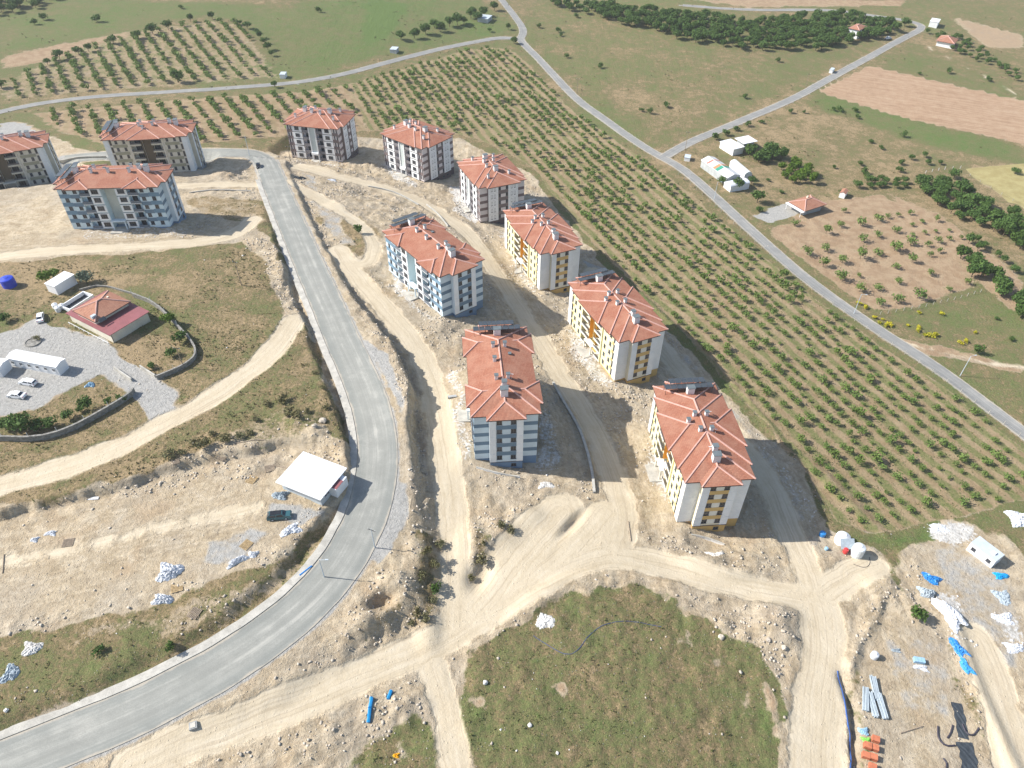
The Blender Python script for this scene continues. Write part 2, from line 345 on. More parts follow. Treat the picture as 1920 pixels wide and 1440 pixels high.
def mat_roof(name='roof_tile', a=(.325, .125, .076), b=(.41, .178, .112), mort=(.21, .085, .055)):
    s = Sh(name); uv = s.nd('UVMap', uv_map='uv').outputs[0]; p = s.pos()
    br = s.nd('TexBrick', {'Vector': uv, 'Color1': (*a, 1), 'Color2': (*b, 1), 'Mortar': (*mort, 1), 'Scale': 1., 'Mortar Size': .035, 'Mortar Smooth': .6, 'Bias': 0., 'Brick Width': .28, 'Row Height': .38})
    n = s.noise(p, .35, 4); n2 = s.noise(p, 2.2, 4)
    col = s.mix(s.rng(n, .35, .68, 0, .45), br.outputs['Color'], (.43, .235, .16))
    col = s.mix(s.rng(n2, .5, .75, 0, .3), col, (.28, .115, .08))
    s.base(col, .8, .25)
    sx = s.nd('SeparateXYZ', {0: uv}).outputs
    saw = s.math('FRACT', s.math('DIVIDE', sx[1], .38)); wave = s.math('ABSOLUTE', s.math('SINE', s.math('MULTIPLY', sx[0], math.pi / .28)))
    s.bump(s.math('ADD', s.math('MULTIPLY', saw, -.6), s.math('MULTIPLY', wave, .5)), .7, .12)
    return s.m
def mat_glass(name='window_glass', col=(.018, .022, .028)):
    s = Sh(name); p = s.pos()
    s.base(s.mix(s.rng(s.noise(p, .55, 2), .4, .65), col, tuple(c * 3.2 for c in col)), .12, .6); return s.m
def mat_leaf(name, a, b, c):
    s = Sh(name); g = s.nd('NewGeometry'); oi = s.nd('ObjectInfo').outputs['Random']
    n = s.noise(g.outputs['Position'], .9, 3)
    col = s.mix(g.outputs['Random Per Island'], a, b)
    col = s.mix(s.rng(n, .42, .66, 0, .7), col, c)
    col = s.mix(s.math('MULTIPLY', oi, .55), col, (b[0] * 1.4, b[1] * 1.15, b[2] * .95))
    s.base(col, .7, .2)
    s.b.inputs['Subsurface Weight'].default_value = 0
    tr = s.nd('BsdfTranslucent', {'Color': col}); mx = s.nd('MixShader', {0: .22, 1: s.b.outputs[0], 2: tr.outputs[0]})
    s.t.links.new(mx.outputs[0], s.t.nodes['Material Output'].inputs[0]); return s.m
GROUND = mat_ground()
ROADM = mat_road('asphalt_dusty', (.27, .272, .245), (.35, .35, .315), (.47, .455, .405), 1., 4.6)
VROAD = mat_road('asphalt_old', (.235, .235, .225), (.31, .308, .292), (.38, .365, .33), 1.6, 2.4)
CONC = pm('concrete', (.46, .44, .39), .9, .18, .5, bump=.3)
CONC2 = pm('concrete_grey', (.36, .37, .365), .9, .15, .6)
STONEW = pm('stone_wall', (.27, .26, .235), .95, .3, 1.6, bump=.8)
TILE = mat_roof(); TILE2 = mat_roof('old_roof_tile', (.34, .15, .095), (.46, .23, .15), (.2, .09, .06))
CAP = pm('ridge_tile', (.55, .33, .275), .8, .1, 2); FASCIA = pm('fascia_brown', (.12, .065, .05), .7)
GLASS = mat_glass(); FRAME_W = pm('window_frame_white', (.62, .63, .64), .5, .05); FRAME_D = pm('window_frame_dark', (.10, .10, .11), .5, .05)
WHITE = pm('white_render', (.79, .80, .80), .85, .05, .4); METALW = pm('white_metal_sheet', (.78, .79, .80), .45, .04, .3, .4)
METALG = pm('grey_metal_sheet', (.50, .56, .60), .5, .08, .5, .4); DARKM = pm('dark_metal', (.045, .05, .055), .5, .1)
SOLAR = pm('solar_glass', (.055, .065, .075), .3, .15, .6, .5); CHCAP = pm('chimney_cap', (.13, .155, .165), .6, .1)
REDM = pm('red_metal_sheet', (.27, .10, .105), .55, .1, .4); BARK = pm('bark', (.11, .085, .06), .95, .25, 3)
WOOD = pm('pallet_wood', (.47, .34, .18), .9, .25, 3); WOODG = pm('weathered_wood', (.30, .24, .18), .9, .25, 3)
TARPW = pm('white_sheet', (.62, .64, .67), .6, .08, 1.5); BLUE = pm('blue_plastic', (.03, .22, .55), .4, .1, 1, .5)
BLUED = pm('tank_blue', (.015, .05, .5), .4, .1, 1, .5); REDP = pm('red_plastic', (.62, .05, .05), .4, .1, 1, .5)
RUBBER = pm('rubber', (.02, .02, .02), .85, .1); CARW = pm('car_paint_white', (.84, .85, .86), .25, .02, 1, .5); CARG = pm('car_paint_teal', (.045, .13, .15), .25, .05, 1, .5)
CARK = pm('car_paint_black', (.02, .022, .025), .25, .05, 1, .5); STONE = pm('rubble_stone', (.50, .44, .36), .95, .25, .7, bump=.5)
STONEP = pm('rubble_pale', (.66, .64, .60), .95, .2, .9); PIPEG = pm('grey_pipe', (.36, .42, .46), .5, .1, 2); BRICK = pm('hollow_brick', (.50, .17, .09), .9, .15, 2)
DARKT = pm('dark_sheet', (.045, .055, .065), .7, .2, 1.2); YELP = pm('yellow_plastic', (.75, .42, .02), .6); BLACKP = pm('black_hose', (.05, .045, .06), .6)
BLUEL = pm('pale_blue_wrap', (.30, .48, .62), .5, .1, 2); GREENP = pm('green_wrap', (.25, .60, .12), .6)
LEAF_O = mat_leaf('leaf_orchard', (.155, .235, .062), (.105, .18, .045), (.215, .275, .09))
LEAF_D = mat_leaf('leaf_dark', (.085, .152, .035), (.055, .115, .027), (.12, .19, .05))
LEAF_B = mat_leaf('leaf_bright', (.11, .19, .02), (.075, .15, .018), (.15, .21, .04))
LEAF_G = mat_leaf('leaf_grey', (.14, .18, .135), (.10, .145, .105), (.18, .215, .155))
LEAF_S = mat_leaf('leaf_scrub', (.17, .175, .085), (.13, .135, .07), (.24, .21, .115))
WEED_G = mat_leaf('weed_green', (.17, .19, .075), (.13, .16, .06), (.24, .22, .10))
WEED_D = mat_leaf('weed_dry', (.33, .27, .16), (.27, .22, .125), (.38, .31, .18))
FLOWER = mat_leaf('yellow_blossom', (.55, .50, .03), (.40, .40, .03), (.28, .30, .04))

# ------------------------------------------------------------------ ground sheet
def axis(lo, hi, step, out_lo, out_hi, g=1.035, mx=4.5):
    a = list(np.arange(lo, hi + step / 2, step)); s = step; v = a[-1]
    while v < out_hi:
        s = min(s * g, mx) if v < 650 else s * 1.35
        v += s; a.append(v)
    s = step; v = lo; b = []
    while v > out_lo:
        s = min(s * g, mx) if v > -520 else s * 1.35
        v -= s; b.append(v)
    return np.array(b[::-1] + a)
XS = axis(-112, 128, .62, -2500, 2500); YS = axis(48, 300, .62, -150, 2800)
GX, GY = np.meshgrid(XS, YS); X, Y = GX.ravel(), GY.ravel()
Z0 = base_z(X, Y); ZGRID = Z0.reshape(GX.shape)
def zt(x, y):
    "final ground height (bilinear on the sheet)"
    x, y = np.asarray(x, float), np.asarray(y, float)
    i = np.clip(np.searchsorted(XS, x) - 1, 0, len(XS) - 2); j = np.clip(np.searchsorted(YS, y) - 1, 0, len(YS) - 2)
    fx, fy = (x - XS[i]) / (XS[i + 1] - XS[i]), (y - YS[j]) / (YS[j + 1] - YS[j])
    return (ZGRID[j, i] * (1 - fx) + ZGRID[j, i + 1] * fx) * (1 - fy) + (ZGRID[j + 1, i] * (1 - fx) + ZGRID[j + 1, i + 1] * fx) * fy
def field_at(arr, x, y):
    i = np.clip(np.searchsorted(XS, x), 0, len(XS) - 1); j = np.clip(np.searchsorted(YS, y), 0, len(YS) - 1)
    return arr.reshape(GX.shape)[j, i]
def gps(pts): return ground_pt([p[0] for p in pts], [p[1] for p in pts], zt)
def gp(px, py): return gps([(px, py)])[0]
def W(pts): return gps(pts)[:, :2]

def mask(poly, soft=1.5, jit=1.2, seed=3):
    P = W(poly); jx, jy = fbm(X, Y, 7, 3, seed) * jit * 1.6, fbm(X, Y, 7, 3, seed + 5) * jit * 1.6
    return sstep(soft, -soft, sd_poly(P, X + jx, Y + jy, 30.))
grass = np.ones_like(X); green = .52 + .32 * fbm(X, Y, 45, 3, 40); red = np.zeros_like(X); grav = np.zeros_like(X)
white = np.zeros_like(X); yel = np.zeros_like(X); plo = np.zeros_like(X); orc = np.zeros_like(X); rough = np.full(X.shape, .14)
def put(arr, m, v): arr += (v - arr) * m
SITE = [[(500, 288), (560, 270), (700, 258), (860, 262), (990, 325), (1110, 470), (1250, 625), (1400, 775), (1510, 890), (1555, 985), (1600, 1010), (1680, 1050), (1700, 1010), (1770, 972), (1880, 1000),
         (1960, 1100), (1960, 1500), (-60, 1500), (-60, 1415), (0, 1398), (250, 1295), (420, 1205), (600, 1045), (660, 880), (640, 790), (560, 560), (520, 450), (490, 350)],
        [(-60, 345), (0, 340), (120, 296), (190, 330), (380, 285), (470, 290), (500, 340), (500, 375), (430, 372), (350, 375), (370, 400), (480, 420), (525, 470), (510, 500), (450, 455), (300, 470), (0, 492), (-60, 495)],
        [(-60, 965), (0, 955), (130, 925), (280, 880), (350, 850), (430, 815), (520, 800), (600, 790), (650, 830), (655, 885), (615, 960), (525, 1045), (400, 1095), (300, 1130), (150, 1170), (-60, 1205)],
        [(500, 490), (540, 500), (565, 560), (560, 600), (530, 600), (520, 560)], [(0, 240), (40, 225), (90, 250), (190, 290), (110, 300), (0, 300)]]
for i, P in enumerate(SITE):
    m = mask(P, 1.6, 1.6, 20 + i); grass *= 1 - m; rough += (.5 - rough) * m
SMOOTH = [[(-60, 1000), (150, 960), (400, 900), (520, 900), (600, 955), (520, 1030), (400, 1080), (150, 1140), (-60, 1180)], [(1620, 1180), (1700, 1150), (1790, 1230), (1830, 1440), (1625, 1440)], [(1700, 1010), (1880, 1010), (1920, 1100), (1920, 1440), (1880, 1440), (1760, 1130)],
          [(0, 450), (350, 440), (480, 430), (470, 460), (0, 490)], [(880, 1120), (1000, 960), (1110, 940), (1180, 1000), (1120, 1050), (980, 1110)], [(1450, 1060), (1600, 1060), (1660, 1110), (1580, 1170), (1480, 1130)], [(720, 560), (760, 560), (850, 700), (860, 850), (800, 760)]]
for i, P in enumerate(SMOOTH):
    m = mask(P, 2.5, 1.5, 240 + i); rough += (.09 - rough) * m
VEG = [([(865, 1290), (905, 1232), (960, 1172), (1030, 1125), (1120, 1092), (1200, 1098), (1280, 1140), (1350, 1190), (1435, 1232), (1462, 1290), (1478, 1500), (875, 1500), (850, 1360)], .95, .58),
       ([(680, 1385), (760, 1340), (830, 1400), (852, 1500), (640, 1500)], .85, .55), ([(770, 1000), (825, 990), (838, 1130), (832, 1185), (790, 1195), (725, 1180), (785, 1100)], .62, .3),
       ([(700, 1110), (790, 1120), (820, 1190), (760, 1222), (640, 1272), (520, 1312), (560, 1262), (640, 1205)], .38, .12), ([(590, 402), (650, 390), (705, 430), (705, 480), (640, 470)], .8, .35), ([(870, 990), (900, 960), (935, 1010), (915, 1080), (890, 1120), (880, 1050)], .5, .25),
       ([(1600, 1250), (1620, 1260), (1608, 1440), (1595, 1440)], .7, .5), ([(1760, 1200), (1800, 1215), (1830, 1330), (1880, 1440), (1850, 1440), (1800, 1330)], .62, .42),
       ([(340, 372), (420, 368), (490, 380), (505, 420), (450, 415), (370, 400)], .55, .3), ([(1640, 1005), (1760, 980), (1760, 1000), (1660, 1030)], 1., .95), ([(1660, 1030), (1690, 1060), (1690, 1110), (1670, 1090)], .9, .6),
       ([(1770, 960), (1850, 960), (1920, 985), (1920, 1030), (1880, 1010), (1800, 975)], .8, .6), ([(400, 1200), (600, 1050), (640, 990), (640, 950), (560, 1030), (470, 1090), (300, 1150), (100, 1200), (-60, 1230), (-60, 1400), (250, 1290)], .5, .42),
       ([(-60, 1225), (150, 1195), (330, 1200), (420, 1170), (400, 1200), (240, 1285), (0, 1370), (-60, 1390)], .8, .52), ([(430, 805), (520, 765), (590, 760), (610, 790), (560, 830), (470, 850)], .55, .45)]
for i, (P, v, g) in enumerate(VEG):
    m = mask(P, 2.2, 3.2 if i == 0 else 2., 60 + i); put(grass, m, v); put(green, m, g + .15 * fbm(X, Y, 14, 3, 5))
BARE = [(1039, 1281, 1.6, 2.6), (1057, 1298, 1.0, 3.), (1274, 1204, 2.5, 1.5), (1353, 1242, 2.6, 1.6), (1387, 1325, 3.2, 3.6), (1440, 1302, 1.4, 4), (1455, 1370, 1.6, 5), (900, 1318, 2.2, 1.4), (1290, 1180, .7, 9), (760, 1400, 1.6, 2.2)]
for px_, py_, r1, r2 in BARE:
    q = W([(px_, py_)])[0]; k = np.exp(-((X - q[0]) / r1) ** 2 - ((Y - q[1]) / r2) ** 2); k *= .5 + .9 * fbm(X, Y, 2.5, 3, 610); grass -= .95 * np.clip(k, 0, 1) * (grass > .2); red += .7 * np.clip(k, 0, 1)
TONE = [([(230, 480), (520, 470), (545, 560), (520, 640), (400, 700), (380, 620), (300, 560)], .43), ([(-60, 500), (220, 480), (260, 540), (130, 540), (-60, 570)], .3), ([(590, 640), (620, 730), (640, 790), (560, 770), (520, 720)], .38),
        ([(0, 0), (60, 0), (500, 10), (640, 60), (620, 130), (530, 140), (450, 35), (380, 30), (250, 50), (0, 105)], .74), ([(560, 0), (900, 0), (960, 60), (740, 100), (600, 130), (540, 60)], .78), ([(690, 0), (760, 10), (740, 50), (690, 80)], 1.3),
        ([(1000, 40), (1320, 95), (1590, 95), (1560, 130), (1300, 245), (1240, 270), (1100, 170)], .54), ([(1100, 150), (1330, 200), (1300, 240), (1230, 255)], .42),
        ([(1650, 110), (1720, 80), (1920, 180), (1920, 215), (1780, 175)], .66), ([(1540, 175), (1700, 215), (1920, 275), (1920, 310), (1700, 260), (1500, 205)], .8), ([(1300, 290), (1500, 190), (1700, 260), (1900, 320), (1700, 340), (1560, 370), (1420, 380)], .42),
        ([(1660, 585), (1830, 545), (1920, 590), (1920, 660), (1760, 650)], .6), ([(0, 560), (120, 560), (110, 640), (0, 620)], .45), ([(200, 640), (290, 640), (300, 700), (250, 680)], .12), ([(380, 760), (600, 700), (600, 790), (430, 810)], .5)]
for i, (P, g) in enumerate(TONE):
    m = mask(P, 5, 3, 80 + i); put(green, m, g + .18 * fbm(X, Y, 22, 3, 8))
ORCH_MAIN = [(655, 158), (880, 92), (955, 90), (990, 120), (1025, 157), (1065, 200), (1110, 232), (1160, 268), (1212, 304), (1262, 336), (1320, 386), (1385, 443), (1447, 497), (1485, 527), (1545, 573), (1590, 606), (1635, 637), (1685, 670), (1727, 696), (1785, 737), (1842, 780), (1908, 832), (1960, 872), (1960, 930), (1800, 968), (1640, 998), (1565, 975), (1500, 870), (1400, 760), (1250, 592), (1110, 455), (1000, 315), (900, 262), (860, 252), (690, 245)]
ORCH_L2 = [(62, 212), (300, 190), (560, 172), (655, 158), (690, 245), (560, 262), (380, 270), (280, 275), (200, 272), (110, 245)]
ORCH_L1 = [(0, 190), (0, 155), (80, 118), (250, 62), (400, 38), (452, 45), (525, 145), (300, 162), (100, 178)]
for i, P in enumerate((ORCH_MAIN, ORCH_L2, ORCH_L1)):
    m = mask(P, 1.2, .8, 120 + i); put(red, m, (1., .9, .6)[i]); put(grass, m, (.12, .2, .42)[i]); put(orc, m, (1., .3, .6)[i]); rough += (.10 - rough) * m
for i, (P, v) in enumerate([([(1440, 432), (1560, 372), (1660, 365), (1745, 415), (1830, 540), (1700, 580), (1640, 583), (1500, 490)], .85), ([(1660, 360), (1760, 400), (1920, 520), (1920, 600), (1840, 540)], .8),
                     ([(0, 130), (0, 105), (180, 70), (300, 52), (400, 38), (250, 62), (80, 118)], .8), ([(1650, 628), (1760, 648), (1920, 690), (1920, 700), (1740, 665)], .8), ([(1590, 0), (1700, 0), (1690, 14), (1610, 10)], 1.), ([(1300, 0), (1560, -8), (1620, 12), (1400, 14)], .7),
                     ([(1780, 30), (1920, 65), (1920, 90), (1850, 90)], .6)]):
    m = mask(P, 1.6, 1.2, 140 + i); put(red, m, v); put(grass, m, .25)
m = mask([(1632, 123), (1920, 190), (1990, 205), (1990, 285), (1920, 270), (1700, 222), (1535, 172)], .9, .15, 160); put(plo, m, 1.); put(grass, m, 0.)
m = mask([(1812, 316), (1990, 300), (1990, 420), (1880, 372)], 1., .15, 161); put(yel, m, 1.); put(grass, m, .0)
GRAV = [([(-60, 640), (0, 625), (60, 600), (130, 612), (200, 640), (255, 690), (335, 735), (335, 790), (290, 800), (250, 742), (180, 708), (120, 735), (60, 775), (-60, 790)], .85), ([(690, 640), (735, 660), (752, 720), (750, 790), (720, 690)], .9),
        ([(740, 900), (762, 900), (770, 960), (740, 1020), (700, 1060), (712, 1000)], .95), ([(1410, 405), (1475, 382), (1510, 398), (1440, 420)], 1.), ([(380, 1020), (470, 990), (520, 1010), (440, 1060), (390, 1060)], .6), ([(500, 930), (560, 940), (620, 960), (560, 985), (500, 960)], .7),
        ([(1735, 1030), (1790, 1010), (1870, 1050), (1920, 1110), (1920, 1260), (1840, 1240), (1790, 1140)], .48), ([(1660, 1200), (1760, 1190), (1790, 1300), (1780, 1360), (1680, 1330)], .45), ([(0, 232), (35, 228), (85, 255), (60, 262), (0, 262)], 1.), ([(1230, 660), (1290, 660), (1400, 790), (1500, 930), (1540, 1020), (1460, 1010), (1400, 850)], .42),
        ([(560, 320), (590, 330), (640, 420), (660, 460), (630, 460), (590, 390)], .5), ([(870, 905), (900, 990), (880, 1000), (850, 930)], .0), ([(1090, 480), (1130, 500), (1180, 550), (1160, 560), (1110, 520)], .7)]
for i, (P, v) in enumerate(GRAV):
    m = mask(P, 1.4, 1.4, 170 + i); put(grav, m, v); put(grass, m, 0.); rough += (.05 - rough) * m
WHT = [([(1735, 985), (1780, 975), (1830, 990), (1840, 1015), (1790, 1020), (1750, 1010)], .75), ([(1745, 1110), (1790, 1100), (1815, 1180), (1830, 1215), (1790, 1210)], .7), ([(1870, 1160), (1920, 1150), (1920, 1210), (1880, 1210)], .5),
       ([(1060, 620), (1090, 620), (1130, 690), (1160, 720), (1110, 720), (1070, 670)], .5), ([(1210, 800), (1235, 800), (1260, 930), (1240, 950), (1205, 880)], .5), ([(845, 350), (865, 350), (900, 410), (890, 420), (850, 390)], .62), ([(935, 440), (950, 430), (990, 520), (1020, 560), (980, 540)], .45),
       ([(725, 500), (745, 500), (790, 570), (830, 600), (790, 590), (740, 540)], .5), ([(845, 690), (870, 690), (885, 860), (870, 870), (850, 800)], .45), ([(715, 305), (740, 310), (790, 345), (780, 355), (730, 330)], .5), ([(1000, 790), (1020, 760), (1060, 860), (1040, 890), (1010, 890)], .45),
       ([(1400, 850), (1420, 820), (1480, 880), (1540, 970), (1520, 990), (1460, 920)], .3), ([(140, 432), (350, 425), (350, 445), (150, 450)], .35), ([(0, 342), (60, 350), (60, 365), (0, 365)], .35), ([(550, 298), (650, 300), (640, 312), (560, 308)], .35)]
for i, (P, v) in enumerate(WHT):
    m = mask(P, 1.6, 1.6, 190 + i); put(white, m, min(.9, v * 1.3))
# wheel tracks
TRACKS = [([(852, 1180), (856, 1100), (850, 1000), (842, 900), (826, 800), (806, 700), (765, 625), (705, 562), (655, 500), (632, 470)], 6.5), ([(250, 1440), (330, 1402), (480, 1345), (600, 1300), (720, 1250), (800, 1215), (870, 1180), (960, 1120), (1040, 1075), (1110, 1045), (1160, 1040), (1250, 1058), (1350, 1092), (1450, 1112), (1530, 1125)], 7),
          ([(1150, 1040), (1172, 985), (1155, 900), (1112, 800), (1062, 720), (1012, 640), (962, 560), (922, 500), (882, 440), (832, 402), (770, 368), (700, 348), (620, 328), (560, 314)], 6.5), ([(1530, 1125), (1512, 1060), (1482, 1000), (1452, 920), (1405, 850), (1340, 770), (1255, 670), (1115, 510)], 6.5),
          ([(1530, 1120), (1548, 1180), (1542, 1250), (1532, 1330), (1530, 1500)], 9), ([(-60, 925), (0, 910), (100, 885), (200, 850), (300, 800), (400, 745), (470, 695), (520, 650), (552, 600)], 6),
          ([(812, 1250), (835, 1320), (860, 1460)], 4.6), ([(-60, 490), (0, 482), (100, 470), (250, 463), (380, 455), (440, 440), (475, 412)], 6), ([(640, 490), (690, 500), (705, 470), (690, 430), (600, 372), (545, 340)], 5), ([(300, 352), (400, 345), (490, 348)], 5),
          ([(900, 1140), (950, 1070), (1000, 1010), (1050, 960)], 11), ([(1000, 1090), (1080, 1020), (1130, 960)], 8), ([(-60, 1060), (100, 1040), (300, 990), (480, 950)], 4), ([(1640, 1060), (1580, 1090), (1530, 1125)], 7), ([(1920, 1480), (1870, 1300), (1830, 1200)], 8), ([(1660, 635), (1740, 655), (1840, 680), (1930, 690)], 2.6), ([(1725, 80), (1800, 120), (1860, 150), (1920, 185)], 2.5)]
TD = np.full(X.shape, 99.); TM = np.zeros_like(X); TN = np.full(X.shape, 99.); berm = np.zeros_like(X); TSx = np.zeros_like(X)
for i, (P, wd) in enumerate(TRACKS):
    L = resample(W(P), 3); d, s_, g = d_line(L, X, Y, 14.)
    m = sstep(wd / 2 + 2.2, wd / 2 - 1.6, d + fbm(X, Y, 8, 3, 200 + i) * .9) * (1. if wd > 4 else .62)
    k = (d - wd / 2 < TN) & (d < 13.9); TN[k] = (d - wd / 2)[k]; TD[k] = (d * g)[k]; TSx[k] = s_[k] + i * 300; TM = np.maximum(TM, m)
    berm = np.maximum(berm, np.exp(-((d - wd / 2 - 1.0) / .7) ** 2) * (.5 + fbm(X, Y, 4, 3, 260 + i)) * (wd > 4.5))
grass *= 1 - TM * .9; rough += (.035 - rough) * TM
# main road and village roads
ROADC = px_line([(120, 301), (200, 291), (370, 290), (430, 287), (475, 288), (496, 299), (505, 320), (538, 400), (560, 450), (582, 500), (604, 550), (626, 600), (648, 650), (672, 700), (691, 750), (705, 800), (709, 850), (705, 900), (692, 955), (668, 1010), (638, 1062), (598, 1110), (545, 1160), (475, 1212), (395, 1262), (290, 1318), (180, 1366), (60, 1414), (-100, 1480)], lambda x, y: np.where(y > 270, base_z(x, y), tS(x, y)))
ROADC = resample(ROADC, 2.0)
VILL = [(np.array([(2000, 874), (1913, 807), (1847, 757), (1790, 713), (1730, 673), (1686, 645), (1640, 615), (1599, 586), (1556, 556), (1494, 509), (1460, 479), (1400, 424), (1337, 366), (1280, 316), (1227, 288), (1173, 253), (1123, 217), (1080, 186), (1040, 143), (1007, 107), (985, 86), (975, 74)]), 5.2),
        (np.array([(975, 74), (940, 70), (880, 80), (800, 97), (700, 125), (600, 150), (500, 160), (400, 168), (300, 173), (200, 179), (100, 190), (30, 203), (-60, 225)]), 4.8),
        (np.array([(975, 74), (984, 58), (965, 30), (940, 0), (925, -22)]), 4.8), (np.array([(1243, 296), (1270, 280), (1300, 264), (1380, 230), (1480, 190), (1563, 143), (1630, 107), (1697, 70), (1737, 50), (1700, 38), (1640, 30), (1560, 18), (1400, 20), (1280, 10)]), 5.2)]
VILLW = [(resample(W(P), 3.), wd) for P, wd in VILL]
dR, _, _ = d_line(ROADC, X, Y, 20.); rm = sstep(8.5, 5.5, dR)
rough *= 1 - .95 * rm
zr = tS(X, Y); inb = sstep(6.2, 5.0, dR) * (Y < 262)
for P, wd in VILLW:
    d, _, _ = d_line(P, X, Y, 12.); rough *= 1 - .95 * sstep(wd / 2 + 3, wd / 2 + 1, d)
    k = sstep(wd / 2 + 1.2, wd / 2, d); grass *= 1 - .55 * k; put(grav, k, .5)
put(grav, sstep(6.5, 4.5, dR), .7); grass *= 1 - sstep(7, 5, dR)
rough += .35 * np.exp(-((sd_poly(COR, X, Y, 30.) - .5) / 3.) ** 2) * (TM < .3) * (Y < 230) * (1 - rm)
rough = rough + .5 * lump_mask(X, Y) * (TM < .4) * (1 - rm)
Zg = Z0 + .32 * berm * (1 - TM) * (1 - rm) * (Y < 330) + rough * (fbm(X, Y, 5.5, 3, 300) * 1.1 + np.abs(fbm(X, Y, 2.6, 3, 310)) * 1.5 - .3) + (1 - rm) * .25 * fbm(X, Y, 26, 2, 320)
Zg = Zg + (zr - .02 - Zg) * inb
ZGRID = Zg.reshape(GX.shape)
def sheet(name, keep=None, lift=0.):
    nx, ny = len(XS), len(YS)
    idx = (np.arange(ny - 1)[:, None] * nx + np.arange(nx - 1)[None, :]).ravel()
    if keep is not None: idx = idx[keep.reshape(ny, nx)[:-1, :-1].ravel()]
    F = np.stack([idx, idx + 1, idx + nx + 1, idx + nx], 1)
    if keep is None: use = np.arange(len(X)); G = F
    else: use, G = np.unique(F, return_inverse=True); G = G.reshape(F.shape)
    me = bpy.data.meshes.new(name); n = len(use)
    me.vertices.add(n); me.vertices.foreach_set('co', np.stack([X[use], Y[use], Zg[use] + lift], 1).astype(np.float32).ravel())
    me.loops.add(G.size); me.loops.foreach_set('vertex_index', G.astype(np.int32).ravel())
    me.polygons.add(len(G)); me.polygons.foreach_set('loop_start', np.arange(0, G.size, 4, dtype=np.int32))
    me.polygons.foreach_set('use_smooth', np.ones(len(G), bool))
    def colattr(nm, *ch):
        a = me.attributes.new(nm, 'FLOAT_COLOR', 'POINT'); a.data.foreach_set('color', np.stack([c[use] for c in ch], 1).astype(np.float32).ravel())
    colattr('za', grass, green, red, grav); colattr('zb', white, yel, plo, orc)
    a = me.attributes.new('trk', 'FLOAT_VECTOR', 'POINT'); a.data.foreach_set('vector', np.stack([TD[use], TSx[use], TM[use]], 1).astype(np.float32).ravel())
    me.update(); me.materials.append(GROUND)
    o = bpy.data.objects.new(name, me); C.objects.link(o); o['kind'] = 'structure'; return o
sheet('ground')
sheet('dirt_track', (TM > .5) & (Y < 420), .03)
sheet('ploughed_field', plo > .5, .03); sheet('wheat_field', yel > .5, .03); sheet('gravel_yard', (grav > .5) & (rm < .1) & (TM < .5) & (Y < 330) & (X < 0), .03)

